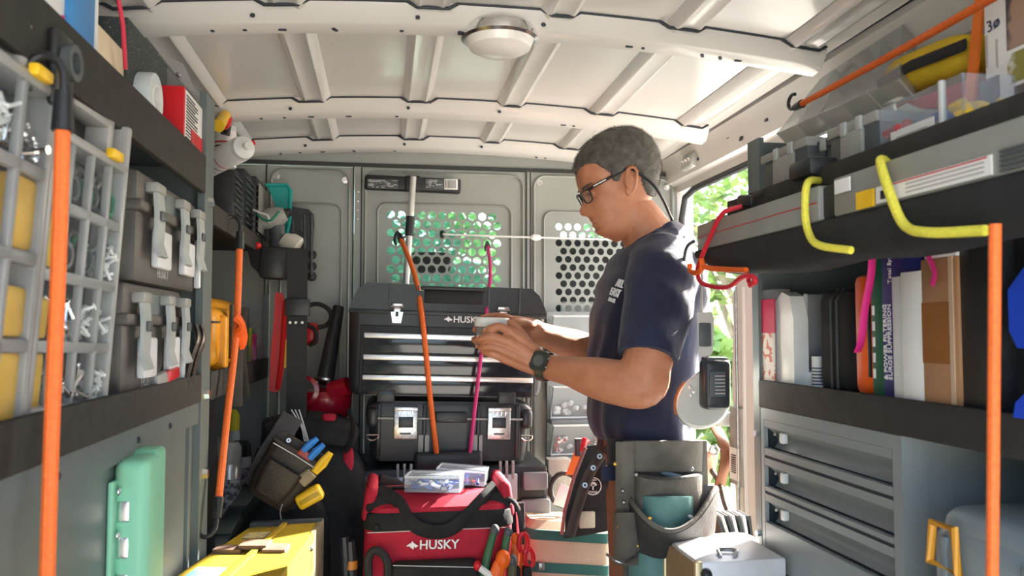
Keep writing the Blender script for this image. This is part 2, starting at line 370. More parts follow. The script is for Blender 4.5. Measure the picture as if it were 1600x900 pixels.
panel_(.486, 1.0, .02, 1.774, (.532, .95, 1.0, 1.64), (.585, 1.59, 11, 12, .0326, .0278, .0122), ((.518, 1.738), (.66, 1.735), (.97, 1.735)))
struct('panel', MB().bx(-.74, -.38, YB, YB+.004, .02, 1.77), BULK, part_)
for z in (1.69, 1.66, 1.63, 1.60): struct('rivet', MB().ell((-.087, YB-.006, z), (.003, .002, .003)), CHROME, part_)
# ---------------------------------------------------------------- cab beyond the partition
CABD = mat('black cab trim', (.02, .022, .024), .6)
st = thing('cab_seat', 'black high-backed cab seat seen through the right perforated panel', 'seat', (.83, 2.95, 0))
obj('backrest', MB().rbox((.84, 2.86, 1.27), (.50, .14, .62), .05, rot(-6), 3), CABD, st)
obj('seat_cushion', MB().rbox((.84, 3.15, .86), (.50, .52, .16), .05, None, 3), CABD, st)
obj('seat_back_shell', MB().rbox((.84, 2.785, 1.17), (.44, .02, .34), .01), MGREY, st)
obj('base', MB().bx(.66, 1.0, 2.95, 3.4, 0, .8), CABD, st)
st = thing('cab_seat', 'dark cab seat with headrest seen through the middle perforated panel', 'seat', (.13, 3.1, 0))
obj('headrest', MB().rbox((.165, 2.9, 1.482), (.15, .07, .075), .02, None, 3), CABD, st)
obj('backrest', MB().rbox((.10, 2.95, 1.1), (.44, .12, .55), .04, rot(-8), 3), mat('blue grey seat cloth', (.05, .12, .11), .8, var=.6, vs=20), st)
obj('seat_cushion', MB().rbox((.10, 3.2, .8), (.44, .5, .15), .04, None, 3), CABD, st)
obj('base', MB().bx(-.05, .25, 2.98, 3.4, 0, .73), CABD, st)
dash = struct('dashboard', MB().rbx(-.7, 1.05, 3.55, 3.95, .5, 1.05, .05), CABD)
mb = MB().rbx(-.78, -.70, 3.3, 3.42, .9, 1.86, .02).rbx(1.02, 1.10, 3.3, 3.42, .9, 1.86, .02)
struct('trim_3', mb, WALLIN, label='windscreen pillars of the cab')
struct('window_1', MB().sheet(lambda a, b: (-.72+a*1.76, 3.42+(1-b)*.6, .95+b*.9), 2, 2, .004), mat('green tinted windscreen', (.35, .72, .62), .05, var=.02, clear=.9))
# ---------------------------------------------------------------- outdoors
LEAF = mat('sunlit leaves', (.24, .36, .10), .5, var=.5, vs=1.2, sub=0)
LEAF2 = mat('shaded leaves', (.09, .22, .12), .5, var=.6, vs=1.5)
BARK = mat('pale bark', (.28, .24, .19), .9, var=.3, vs=8, bump=.5, bs=20)
def tree(label, base, h, crown, n, m, size, group, seed):
    rnd = random.Random(seed); t = thing('garden_tree', label, 'tree', base, group=group, world=False)
    c0, rr = Vector(crown[0]), crown[1]
    trunk = MB().tube([(0, 0, 0), (.05, 0, h*.4), (-.05, .05, h*.75)], [h*.03, h*.024, h*.012], 8)
    for k in range(9):
        a = k*2.4; e = c0+Vector((rr[0]*.8*math.cos(a), rr[1]*.8*math.sin(a), rr[2]*(.1+.5*math.sin(k*1.7))))
        trunk.tube([(0, 0, h*(.25+.05*k)), tuple(e*.5+Vector((0, 0, h*.25))), tuple(e)], [h*.012, h*.008, h*.003], 6)
    obj('trunk', trunk, BARK, t)
    mb = MB(); blobs = [(c0+Vector((rnd.uniform(-1, 1)*rr[0], rnd.uniform(-1, 1)*rr[1], rnd.uniform(-1, 1)*rr[2])), rnd.uniform(.25, .5)*min(rr)) for _ in range(26)]
    vs, fs = [], []
    for i in range(n):
        c, r = rnd.choice(blobs); d = Vector((rnd.gauss(0, 1), rnd.gauss(0, 1), rnd.gauss(0, 1))).normalized()
        p = c+d*r*rnd.uniform(.5, 1.05); s = size*rnd.uniform(.6, 1.3)
        u = Vector((rnd.gauss(0, 1), rnd.gauss(0, 1), rnd.gauss(0, .6))).normalized(); v = u.cross(Vector((rnd.gauss(0, 1), rnd.gauss(0, 1), rnd.gauss(0, 1)))).normalized()
        k = len(vs); vs += [p-u*s, p+v*s*.45, p+u*s, p-v*s*.45]; fs.append((k, k+1, k+2, k+3))
    mb.add(vs, fs); o = obj('foliage', mb, m, t, sm=False); o['kind'] = 'stuff'; return t
G = 'garden trees around the van'
tree('light green tree seen through the side door opening', (4.9, 10.4, -.65), 4.6, ((0, 0, 3.4), (1.7, 1.7, 1.6)), 3000, LEAF, .11, G, 1)
tree('low green shrub seen low beyond the side door', (3.2, 6.6, -.65), 1.9, ((0, 0, 1.25), (.5, .5, .7)), 1800, LEAF, .11, G, 2)
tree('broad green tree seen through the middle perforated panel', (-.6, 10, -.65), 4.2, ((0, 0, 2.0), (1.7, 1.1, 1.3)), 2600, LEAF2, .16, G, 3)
tree('green tree right of centre seen through the windscreen', (2.9, 14.5, -.65), 4.8, ((0, 0, 2.4), (2.0, 1.2, 1.7)), 2600, LEAF, .16, G, 4)
# ================================================================ left shelving and what is on it
XL = -.36
def LR(x0, x1, yt, yb, X):
    """pixel box on the plane X: Y0,Y1,Z0,Z1"""
    ym, xm = (yt+yb)/2, (x0+x1)/2; a, b = sorted((PX(x0, ym, X).y, PX(x1, ym, X).y))
    return a, b, PX(xm, yb, X).z, PX(xm, yt, X).z
def FL(x, y, z, tilt=0, yaw=0, lean=0): return frame((x, y, z), (0, 1, 0), (0, 0, 1), (1, 0, 0)) @ rot(lean, yaw, tilt)     # local x = along the van, y = up, z = into the aisle
def FR(x, y, z, tilt=0, yaw=0): return frame((x, y, z), (0, -1, 0), (0, 0, 1), (-1, 0, 0)) @ rot(0, yaw, tilt)
def FB(x, y, z, tilt=0, yaw=0): return frame((x, y, z), (1, 0, 0), (0, 0, 1), (0, -1, 0)) @ rot(0, yaw, tilt)    # facing the camera
# near bay
s = thing('shelf_rack', 'near left grey steel rack with dark-edged shelves holding organisers', 'shelving', (-.53, 1.0, 0))
obj('back_panel', MB().bx(-.72, -.715, .2, 1.70, .0, 1.62), GREY, s)
up = obj('upright', MB().bx(-.372, XL+.002, 1.675, 1.755, 0, 1.72).bx(-.70, XL, 1.705, 1.712, 0, 1.70), GREY, s)
for z in (1.50, 1.11, .95): obj('bolt', MB().cyl((XL, 1.71, z), (XL+.012, 1.71, z), .012, .010, 6), CHROME, up)
for z0, z1 in ((1.565, 1.585), (1.12, 1.135)):
    sh = obj('shelf_board', MB().bx(-.715, XL-.004, .2, 1.675, z0, z1), GREY, s)
    lz = (1.513, 1.588) if z0 > 1.3 else (1.097, 1.152)
    obj('shelf_lip', MB().rbx(XL-.008, XL+.004, .2, 1.672, *lz, .002), LIP, sh)
    obj('under_flange', MB().bx(-.60, -.59, .2, 1.675, z0-.03, z0), GREY, sh)
fp = obj('front_panel', MB().bx(-.376, -.372, .2, 1.675, 0, 1.055).bx(-.372, XL-.002, .2, 1.675, 1.055, 1.098), GREY, s)
obj('panel_frame', MB().bx(-.374, -.366, 1.62, 1.63, 0, 1.05), GREY, fp)
for y in (.98, 1.28, 1.46): obj('screw', MB().ell((XL-.001, y, 1.075), (.003, .005, .005)), DARKGAP, fp)
# far bay
s2 = thing('shelf_rack', 'far left grey steel rack with yellow case on its middle shelf', 'shelving', (-.53, 2.2, 0))
obj('back_panel', MB().bx(-.72, -.715, 1.76, 2.62, 0, 1.62), GREY, s2)
obj('upright', MB().bx(-.372, XL, 2.585, 2.61, 0, 1.35), GREY, s2)
for z0, lz in ((1.487, (1.462, 1.507)), (1.12, (1.092, 1.152))):
    sh = obj('shelf_board', MB().bx(-.715, XL-.004, 1.76, 2.6, z0, z0+.014), LIP if z0 > 1.3 else GREY, s2)
    obj('shelf_lip', MB().rbx(XL-.008, XL+.004, 1.76, 2.6, *lz, .002), LIP, sh)
obj('shelf_board', MB().bx(-.715, XL-.004, 1.76, 2.6, .72, .735), GREY, s2)
# ---- clear organisers
BINY = mat('yellow parts bin', (.80, .47, .03), .45, var=.15, vs=20)
def organiser(label, M, w, h, d, cols, rows, fills, ylat):
    t = thing('parts_organiser', label, 'organiser', M=M, group='clear parts organisers on the left shelf', world=False)
    obj('back_tray', MB().rbox((0, h/2, -d+.006), (w, h, .012), .004), mat('dark tray', (.03, .03, .03), .5), t)
    bw = .014
    fr = MB().rbox((-w/2+bw/2, h/2, -d/2), (bw, h, d), .005).rbox((w/2-bw/2, h/2, -d/2), (bw, h, d), .005).rbox((0, bw/2, -d/2), (w, bw, d), .005)
    fr.rbox((0, h-.06, -d/2), (w, bw, d), .005)
    fo = obj('case_frame', fr, FROST2, t)
    for sx in (-1, 1): obj('handle_post', MB().rbox((sx*w*.27, h-.03, -d/2), (.02, .06, d*.7), .006), FROST2, t)
    obj('handle', MB().rbox((0, h-.008, -d/2), (w*.62, .018, d*.7), .007), FROST2, t)
    for c in range(1, cols): obj('divider', MB().rbox((-w/2+w*c/cols, (h-.06)/2, -.006), (.010, h-.07, .010), .003), FROST2, t)
    for r in range(1, rows): obj('divider', MB().rbox((0, (h-.06)*r/rows, -.006), (w-.02, .014, .010), .003), FROST2, t)
    rnd = random.Random(len(label))
    for r in range(rows):
        for c in range(cols):
            k = fills[(r*cols+c) % len(fills)]; cx = -w/2+w*(c+.5)/cols; cw = w/cols-.014; zz = (h-.06)*r/rows+.008; ch = (h-.06)/rows-.014
            if k == 'y': obj('bin', MB().rbox((cx, zz+ch/2, -d/2+.002), (cw, ch, d-.02), .006), BINY, t)
            elif k == 'o': obj('bin', MB().rbox((cx, zz+ch*.35, -d/2+.002), (cw, ch*.7, d-.02), .006), BINY, t)
            elif k == 's':
                m = MB()
                for q in range(26):
                    p = Vector((cx+rnd.uniform(-.4, .4)*cw, zz+.006+rnd.random()*ch*.55, -d/2+rnd.uniform(-.3, .42)*d)); a = Vector((rnd.gauss(0, 1), rnd.gauss(0, 1), rnd.gauss(0, .5))).normalized()*.011
                    m.cyl(p-a, p+a, .0022, .0022, 6).cyl(p+a, p+a*1.15, .0048, .0048, 6)
                o = obj('screws', m, rnd.choice((CHROME, STEEL, PAPER)), t); o['kind'] = 'stuff'
            elif k == 'w':
                for q in range(4): obj('wire_coil', MB().tube([(cx+cw*.38*math.cos(u*.52), zz+ch*(.3+.1*q)+ch*.22*math.sin(u*.52), -d*.25-.006*q) for u in range(12)], .0035, 6, closed=True), rnd.choice((mat('green wire', (.05, .25, .16), .4), DGREY, STEEL)), t)
            elif k == 'r': obj('wire', MB().tube(smooth([(cx-cw*.3, zz, -.02), (cx, zz+ch*.4, -.015), (cx+cw*.2, zz+ch*.95, -.02)], 6), .008, 8), mat('orange wire', (.85, .2, .08), .5), t)
    obj('lid', MB().rbox((0, (h-.06)/2, -.002), (w-.012, h-.072, .003), .001), ORGLID, t)
    for lx in ylat: obj('latch', MB().rbox((lx, h-.052, .002), (.034, .013, .012), .003), YELLOW, t)
    return t
FROST2 = mat('grey frosted organiser plastic', (.36, .36, .35), .32, var=.08, vs=20, clear=.08)
ORGLID = mat('clear organiser lid', (.8, .84, .86), .12, var=.05, clear=.965, spec=.7)
organiser('clear parts organiser nearest the camera on the left shelf, yellow bins inside', FL(-.374, .775, 1.137, -2, -3, 3), .27, .42, .05, 4, 4, ['y', 'y', 'y', 'y', 's', 's', 'r', 'o', 'y', 'y', 'r', 'y', 's', 'w', 's', 's'], (-.06, .085))
organiser('clear parts organiser beside the grey toolboxes, screws and wire inside', FL(-.372, 1.045, 1.137, -2, -4, 3), .215, .385, .05, 4, 4, ['y', 's', 's', 's', 'o', 's', 's', 's', 'y', 'w', 'w', 's', 'y', 'w', 'w', 'w'], (.05,))
# ---- grey toolboxes
TBG = mat('warm grey toolbox plastic', (.085, .078, .07), .5, var=.12, vs=20, bump=.08, bs=300)
TBL = mat('pale latch plastic', (.40, .43, .42), .4, var=.08, vs=20)
LABELW = mat('white toolbox panel', (.68, .70, .72), .45, var=.03)
def toolbox(label, M, w, h, d, name=None):
    t = thing('toolbox', label, 'toolbox', M=M, group='grey toolboxes on the left shelf', world=False)
    b = obj('body', MB().rbox((0, h*.33, -d/2), (w, h*.66, d), .01), TBG, t)
    lid = obj('lid', MB().rbox((0, h*.83, -d/2), (w*1.01, h*.34, d*1.01), .012).rbox((0, h*.68, -d/2+.004), (w*1.02, .018, d*1.03), .005), TBG, t)
    obj('recess', MB().rbox((.02*w, h*.80, .001), (w*.3, h*.24, .006), .002), GREY, lid)
    for sx in (-.34, .10, .42):
        l = obj('latch', MB().sheet(lambda a, b: (sx*w+(a-.5)*w*.11, h*(.90-.66*b), .010+.004*math.sin(math.pi*b)+.010*max(0, b-.8)/.2), 2, 10, .006), TBL, t)
        obj('latch_cap', MB().rbox((sx*w, h*.87, .010), (w*.13, h*.10, .02), .004), MGREY, l)
        obj('latch_slot', MB().rbox((sx*w, h*.62, .022), (w*.06, h*.09, .004), .002), DGREY, l)
    for a, b_, z0, z1 in ((-.30, -.08, .16, .52), (.15, .36, .16, .52)): obj('label_panel', MB().rbx(a*w, b_*w, z0*h, z1*h, 0, .012, .004), LABELW, b)
    obj('label_panel', MB().rbx(.46*w, .495*w, .05*h, .6*h, 0, .012, .004), LABELW, b)
    obj('lettering', text('HUSKY', h*.13, Matrix.Translation((-.12*w, h*.12, .001)), bold=True), mat('worn grey print', (.32, .32, .31), .6), b)
    obj('handle', MB().tube([(-w*.22, h, -d*.5), (-w*.2, h+.014, -d*.5), (w*.2, h+.014, -d*.5), (w*.22, h, -d*.5)], .007, 8), DGREY, t)
    return t
toolbox('larger grey toolbox with white panels, on top of its stack', FL(-.372, 1.475, 1.312), .385, .175, .25)
toolbox('smaller grey toolbox with white panels, under another toolbox', FL(-.372, 1.395, 1.137), .33, .174, .25)
# pry bars behind the shelf lip
def prybar(label, y, z, tl):
    pts = smooth([(-.36, y, z), (-.352, y+.012, z+.05), (-.345, y+.028, z+.085), (-.352, y+.04, z+.11)], 5)
    o = solo('pry_bar', MB().tube(pts, [.009]*len(pts), 8, flat=(1.1, .45), up=(0, 1, 0)), DARKSTEEL, label, 'pry bar', 'pry bars on the left shelf'); return o
prybar('flat worn steel pry bar end leaning nearest the toolbox', 1.555, 1.136, 0); prybar('flat worn steel pry bar end leaning nearest the upright', 1.60, 1.136, 0)
t = thing('folding_knife', 'grey and red hand tool lying along the left shelf lip', 'hand tool', (-.362, 1.47, 1.137))
obj('handle', MB().rbox((-.366, 1.44, 1.160), (.016, .14, .024), .006, rot(4)), MGREY, t); obj('grip', MB().rbox((-.362, 1.46, 1.163), (.014, .07, .02), .004, rot(4)), RED, t)
# ---- upper shelf, near bay
ZU = 1.587
def lbox(name, label, cat, px, X, depth, m, r=.003, z0=None, extra=None, group=None, tilt=0):
    a, b, c, d = LR(*px, X); c = z0 if z0 is not None else c
    t = thing(name, label, cat, (X-depth/2, (a+b)/2, c), group=group)
    obj('body', MB().rbox((X-depth/2, (a+b)/2, (c+d)/2), (depth, b-a, d-c), r, rot(tilt)), m, t)
    return t, (a, b, c, d)
t, q = lbox('carton', 'white carton with pink mark on the upper left shelf', 'carton', (78, 122, -60, 40), -.42, .09, PAPER, z0=ZU)
obj('pink_mark', MB().cyl((-.42, (q[0]+q[1])/2, q[2]+.05), (-.4190, (q[0]+q[1])/2, q[2]+.05), .016), mat('pink print', (.75, .08, .25), .5), t)
t, q = lbox('storage_binder', 'blue binder with white edge standing on the upper left shelf', 'binder', (114, 150, -80, 70), -.41, .2, mat('blue binder board', (.05, .27, .62), .4), z0=ZU)
obj('page_edge', MB().bx(-.43, -.409, q[1], q[1]+.008, q[2], q[3]-.01), PAPER, t)
t, q = lbox('card_box', 'beige cardboard box beside a blue cap on the upper left shelf', 'box', (150, 198, 58, 120), -.415, .13, mat('beige card', (.74, .62, .44), .7), z0=ZU, tilt=0)
obj('white_label', MB().bx(-.4155, -.4145, q[0]+.004, q[0]+.05, q[2]+.002, q[2]+.035), PAPER, t)
b0 = q
tb = thing('squeeze_bottle', 'small white bottle with blue cap behind the beige box', 'bottle', (-.50, (b0[0]+b0[1])/2, b0[3]))
yb = (b0[0]+b0[1])/2-.02
obj('cap', MB().lathe([(.018, .03), (.018, .062), (.015, .066)], Matrix.Translation((-.47, yb, b0[3]))), mat('blue cap', (.02, .07, .75), .35), tb)
obj('bottle', MB().lathe([(.024, 0), (.026, .005), (.026, .024), (.014, .032)], Matrix.Translation((-.47, yb, b0[3]))), LGREY, tb)
p0, p1 = PX(180, -30, -.40), PX(196, 108, -.40)
solo('cord', MB().tube([p0, (p0+p1)/2+Vector((.004, 0, 0)), p1], .0035, 8), mat('red cord', (.62, .02, .06), .5), 'thin red cord hanging in front of the upper left shelf', 'cord')
t, q = lbox('foam_block', 'dark grey speckled sanding block on the upper left shelf', 'block', (198, 262, 62, 190), -.41, .12, mat('speckled foam', (.045, .055, .055), .9, col2=(.25, .27, .27), thr=(.62, .72), vs=260), z0=ZU)
a, b, c, d = LR(205, 252, 112, 184, -.40)
t = thing('tape_roll', 'white roll of tape standing on the upper left shelf edge', 'tape', (-.40, (a+b)/2, ZU)); r_ = (d-ZU)/2
Mt = Matrix.Translation((-.43, (a+b)/2, ZU+r_)) @ rot(0, 90, 0)
obj('tape', MB().lathe([(r_*.55, 0), (r_*.97, 0), (r_, .003), (r_, .042), (r_*.97, .045), (r_*.55, .045)], Mt, 28), mat('pale tape', (.62, .68, .70), .35), t)
obj('core', MB().lathe([(r_*.48, -.002), (r_*.55, -.002), (r_*.55, .047), (r_*.48, .047)], Mt, 28), PAPER, t)
def bag(name, label, c, d, R=None, m=None, seed=0, cat='bag', wr=.18):
    rnd = random.Random(seed); mb = MB().ell((0, 0, 0), (1, 1, 1), None, 20, 14)
    ph = [rnd.uniform(0, 6.28) for _ in range(6)]
    for v in mb.v:
        k = 1+wr*(math.sin(5*v.x+ph[0]+3*v.z)+math.sin(6*v.y+ph[1]-4*v.z)+math.sin(7*v.z+ph[2]+4*v.x))/3
        for ax in range(3): v[ax] = math.copysign(abs(v[ax])**.6, v[ax])
        v *= k
    M = Matrix.Translation(c) @ (R or Matrix()); mb.v = [M @ Vector((v.x*d[0], v.y*d[1], v.z*d[2])) for v in mb.v]
    return solo(name, mb, m or CLEAR2, label, cat)
a, b, c, d = LR(236, 335, 104, 160, -.46)
t = thing('zip_bag', 'clear zip bag of small hardware lying on the rack end, upper left', 'bag', (-.46, (a+b)/2, c))
zb = MB().sheet(lambda u, v: (-.44-.12*v, a+(b-a)*u, d-.004-(d-c)*(.15*v+.75*u*(1-.3*v))+.012*math.sin(9*u+4*v)), 14, 6, .002); obj('film', zb, CLEAR2, t)
obj('zip_seal', MB().tube([(-.44, a, d), (-.44, a+(b-a)*.45, d-.002)], .004), LGREY, t)
hw = MB(); rnd = random.Random(3)
for i in range(30):
    u, v = rnd.random(), rnd.random(); p = Vector((-.45-.1*v, a+(b-a)*u, d-.022-(d-c)*(.15*v+.75*u*(1-.3*v)))); hw.ell(p, (.006, .007, .005), None, 8, 6)
o = obj('hardware', hw, STEEL, t); o['kind'] = 'stuff'
# red and white carton at the end of the upper shelf
a, b, c, d = LR(286, 317, 160, 252, -.366)
b = min(b, 1.70)
t = thing('glue_carton', 'red and white printed carton at the end of the upper left shelf', 'carton', (-.40, (a+b)/2, ZU))
zt = d+.01
obj('carton', MB().rbx(-.43, -.366, a+.01, b, ZU, zt, .002), PAPER, t)
obj('red_side', MB().bx(-.43, -.3655, a, a+.0105, ZU, zt), RED, t)
for i in range(14): obj('print_line', MB().bx(-.3665, -.3648, a+.02, a+.02+(b-a)*(.55 if i % 3 else .42), zt-.012-i*.006, zt-.0095-i*.006), INK if i % 2 else DGREY, t)
obj('red_patch', MB().bx(-.3665, -.3646, a+.06, b-.008, ZU+.005, ZU+.035), RED, t)
# caulking tubes with red nozzles past the upright
def caulk(label, p, q, nz, m, r, print_=True):
    p, q = Vector(p), Vector(q); M = along(p, q); L = (q-p).length
    t = thing('sealant_tube', label, 'sealant tube', p, group='sealant tubes on the left rack')
    obj('tube', MB().lathe([(r*.96, 0), (r, .003), (r, L-.01), (r*.9, L)], M, 24), m, t)
    obj('shoulder', MB().lathe([(r*.98, L-.001), (r*.9, L+.012), (r*.3, L+.02), (r*.28, L+.03)], M, 20), LGREY, t)
    if nz: obj('nozzle', MB().lathe([(r*.32, L+.028), (r*.3, L+.045), (r*.18, L+.075), (r*.14, L+.08)], M, 14), RED, t)
    if print_:
        for k in range(5): obj('print_band', MB().lathe([(r*1.004, L*(.2+.11*k)), (r*1.006, L*(.2+.11*k)+.004)], M, 24), (INK, RED, mat('navy ink', (.02, .03, .15), .5))[k % 3], t)
    return t
caulk('white sealant tube lying with its end towards the aisle', PX(338, 268, -.45)+Vector((-.05, 0, 0)), PX(378, 232, -.35), False, PAPER, .031)
caulk('upright white sealant tube with red nozzle beside the upright', PX(352, 262, -.42), PX(353, 205, -.42)+Vector((0, .0, 0)), False, PAPER, .028)
t = thing('spray_trigger', 'red and yellow trigger nozzle above the white sealant tubes', 'nozzle', PX(360, 200, -.41))
P0 = PX(350, 196, -.41); P1 = PX(372, 168, -.40)
obj('nozzle', MB().lathe([(.010, 0), (.013, .005), (.013, .03), (.009, .034), (.009, .055), (.004, .058)], along(P0, P1), 14), RED, t)
obj('collar', MB().cyl(PX(341, 197, -.415), PX(352, 180, -.415), .016, .014), YELLOW, t); obj('neck', MB().cyl(PX(352, 210, -.415), PX(356, 192, -.41), .012, .010), BLACK, t)
P0 = PX(372, 190, -.40); P1 = PX(388, 226, -.38)
t = thing('clear_nozzle', 'clear plastic nozzle tube with red cap hanging by the rack', 'nozzle', P1)
obj('tube', MB().cyl(P0, P1, .008, .007), CLEAR, t); obj('cap', MB().lathe([(.006, 0), (.012, .006), (.012, .012), (.006, .03)], along(P1+Vector((-.01, 0, -.004)), P1+Vector((.03, .0, .012))), 14), RED, t)
for k, (u0, v0, u1, v1) in enumerate(((196, 30, 276, 108), (170, 0, 262, 96))):
    solo('roof_rod', MB().tube([PX(u0, v0, -.50), PX((u0+u1)/2, (v0+v1)/2, -.50), PX(u1, v1, -.50)], .005, 8), BLACK, ('thin dark rod under the left roof rail, upper one', 'thin dark rod under the left roof rail, lower one')[k], 'rod', 'rods along the left roof rail')
# ---- bungees
H = BLACK
bungee('bungee_cord', 'orange bungee cord across the organisers, nearest on the left', [PX(99, 165, -.325), PX(92, 400, -.325), PX(80, 700, -.325), PX(72, 960, -.325)], .0075, ORANGE, [(0, (-1, 0, 0), H)], 'orange bungee cords')
t = thing('cord_bracket', 'dark moulded bungee anchor on the near upper shelf lip', 'bracket', PX(98, 110, -.35)); c = PX(95, 112, -.35)
obj('plate', MB().rbox(c, (.012, .05, .085), .006), BLACK, t)
obj('ring', MB().lathe([(.012, 0), (.020, 0), (.020, .012), (.012, .012)], Matrix.Translation(c+Vector((.004, 0, .01))) @ rot(0, 90, 0), 20), DGREY, t)
bungee('bungee_cord', 'orange bungee cord in front of the yellow case on the far left rack', [PX(375, 372, -.33), PX(369, 520, -.33), PX(355, 650, -.33), PX(340, 798, -.33)], .0075, ORANGE, [(0, (-1, 0, 0), H), (-1, (-1, 0, 0), H)], 'orange bungee cords')
# ---- yellow case and packages on the far bay
a, b, c, d = LR(323, 386, 462, 578, -.385)
YC = mat('amber case plastic', (.80, .36, .015), .4, var=.08)
t = thing('yellow_case', 'amber yellow moulded case with grey straps on the far left shelf', 'case', (-.45, (a+b)/2, 1.135))
obj('shell', MB().rbx(-.60, -.40, a, b, 1.136, d, .05, 4).rbx(-.50, -.375, a+.03, b-.14, 1.15, d-.03, .03, 3), YC, t)
obj('rib', MB().rbx(-.41, -.36, a+.09, a+.13, 1.145, d-.05, .012, 3), YC, t); obj('seam', MB().bx(-.41, -.373, a+.02, b-.02, 1.255, 1.259), DGREY, t)
STRAP = mat('grey web strap', (.07, .068, .06), .85, bump=.3, bs=700)
obj('strap', MB().rbx(-.366, -.358, a+.15, a+.20, 1.17, 1.30, .002), STRAP, t); obj('strap', MB().rbx(-.40, -.37, b-.10, b-.06, 1.14, 1.30, .002), STRAP, t)
p = PX(367, 515, -.33)
t = thing('strap_handle', 'orange loop handle with black webbing hung on the bungee', 'handle', p)
obj('loop', MB().sheet(lambda u, v: (-.328+.012*math.sin(math.pi*v), p.y-.035+.07*u+.02*v*v, p.z+.02+.012*math.sin(3.1*u)-.075*v*(.3+.7*u)), 8, 6, .008), mat('orange rubber handle', (.90, .13, .02), .35), t)
for k, (dx, dy) in enumerate(((372, 655), (385, 640))):
    obj('webbing', MB().tube(smooth([PX(374, 535, -.328), PX((374+dx)/2, 580, -.325), PX(dx, dy-20, -.33)], 6), .011, 6, flat=(.12, 1)), STRAP, t)
for nm, lb, x0, x1, yt, m in (('lime_package', 'lime green carded package on the far left shelf', 384, 394, 512, mat('lime card', (.62, .72, .03), .5)), ('pink_package', 'pink carded blister package on the far left shelf', 393, 406, 522, mat('pink card', (.62, .03, .2), .45)), ('grey_package', 'pale carded package at the far end of the left shelf', 405, 414, 516, mat('pale pink card', (.55, .42, .46), .5))):
    a, b, c, d = LR(x0, x1, yt, 562, -.40)
    t = thing(nm, lb, 'package', (-.44, (a+b)/2, 1.135)); obj('card', MB().rbx(-.50, -.40, a, b, 1.136, d, .002), m, t)
    obj('blister', MB().rbx(-.402, -.392, a+.01, b-.01, 1.14, (1.14+d)/2, .004), CLEAR, t)
# ---- lower far bay: cans, carton
ZL = .737
def can(label, px, X, m, capm, r, body2=None):
    a, b, c, d = LR(*px, X); y = max((a+b)/2, 1.80)
    t = thing('spray_can', label, 'spray can', (X, y, ZL), group='spray cans on the low left shelf'); M = Matrix.Translation((X, y, ZL)); h = d-ZL
    obj('can', MB().lathe([(r*.95, 0), (r, .004), (r, h*.70), (r*.9, h*.74)], M, 24), m, t)
    obj('cap', MB().lathe([(r*.98, h*.74), (r*.95, h*.93), (r*.7, h)], M, 24), capm, t)
    obj('print_band', MB().lathe([(r*1.003, h*.1), (r*1.004, h*.55)], M, 24), mat('grey can print', (.42, .44, .46), .5, col2=(.12, .12, .14), thr=(.5, .52), vs=90), t)
can('silver spray can in front on the low left shelf', (343, 371, 692, 800), -.40, mat('silver can', (.55, .55, .54), .3, .6), mat('grey can cap', (.36, .36, .35), .4), .032)
can('white and blue spray can with black cap on the low left shelf', (366, 384, 690, 790), -.42, mat('white can', (.7, .72, .76), .35), BLACK, .031)
can('tall spray can with yellow cap on the low left shelf', (350, 376, 640, 790), -.47, mat('white can2', (.62, .62, .60), .35), mat('yellow can cap', (.85, .74, .02), .4), .030)
a, b, c, d = LR(362, 412, 642, 740, -.56)
t = thing('cardboard_box', 'open brown cardboard box on the low left shelf', 'box', (-.6, (a+b)/2, ZL)); KR = mat('brown cardboard', (.42, .29, .18), .8, var=.1)
obj('body', MB().bx(-.70, -.56, a, b+.08, ZL, d-.03), KR, t); obj('flap', MB().box((-.55, (a+b)/2+.04, d-.02), (.004, b-a, .07), rot(0, 12)), KR, t)
bag('plastic_bag', 'crumpled clear plastic bag by the spray cans', (-.47, 2.16, ZL+.20), (.05, .06, .05), None, CLEAR2, 5)
t = thing('black_cloth', 'black cloth hanging below the far left shelf', 'cloth', (-.40, 1.83, .74))
obj('fold', MB().sheet(lambda u, v: (-.37-.02*math.sin(9*u), 1.765+.05*u*(1-.4*v), 1.09-.42*v), 12, 8, .006), mat('black cloth', (.012, .012, .014), .95), t)
solo('black_strap', MB().tube(smooth([PX(345, 835, -.335), PX(365, 800, -.335), PX(392, 760, -.34), PX(412, 700, -.345)], 8), .022, 6, flat=(.1, 1)), mat('black webbing', (.012, .026, .026), .8, bump=.2, bs=400), 'wide black strap sloping below the spray cans', 'strap')
# ---- mint green latch block on the near panel
MINT = mat('chipped mint paint', (.24, .60, .40), .45, var=.12, vs=8, col2=(.20, .26, .09), thr=(.60, .74))
d = PX(243, 712, -.325).z
t = thing('door_hinge', 'chipped mint green metal bracket with steel rollers fixed to the near left panel', 'bracket', (-.35, 1.2, .6))
obj('bar', MB().rbx(-.371, -.324, 1.196, 1.275, .62, d, .014, 4), MINT, t)
obj('flange', MB().rbx(-.371, -.330, 1.262, 1.318, .62, d+.004, .008, 3), MINT, t)
a2, b2, c2, d2 = LR(172, 208, 745, 960, -.366); b2 = 1.205
pl = obj('plate', MB().rbx(-.3715, -.364, a2, b2, .62, d2, .003), MINT, t)
for i in range(5): obj('roller', MB().rbx(-.364, -.346, a2+.025, b2-.01, d2-.06-i*.05, d2-.028-i*.05, .01, 3), CHROME, pl)
for i in range(4): obj('bolt', MB().ell((-.360, a2+.012, d2-.015-i*.06), (.004, .006, .006)), CHROME, pl)
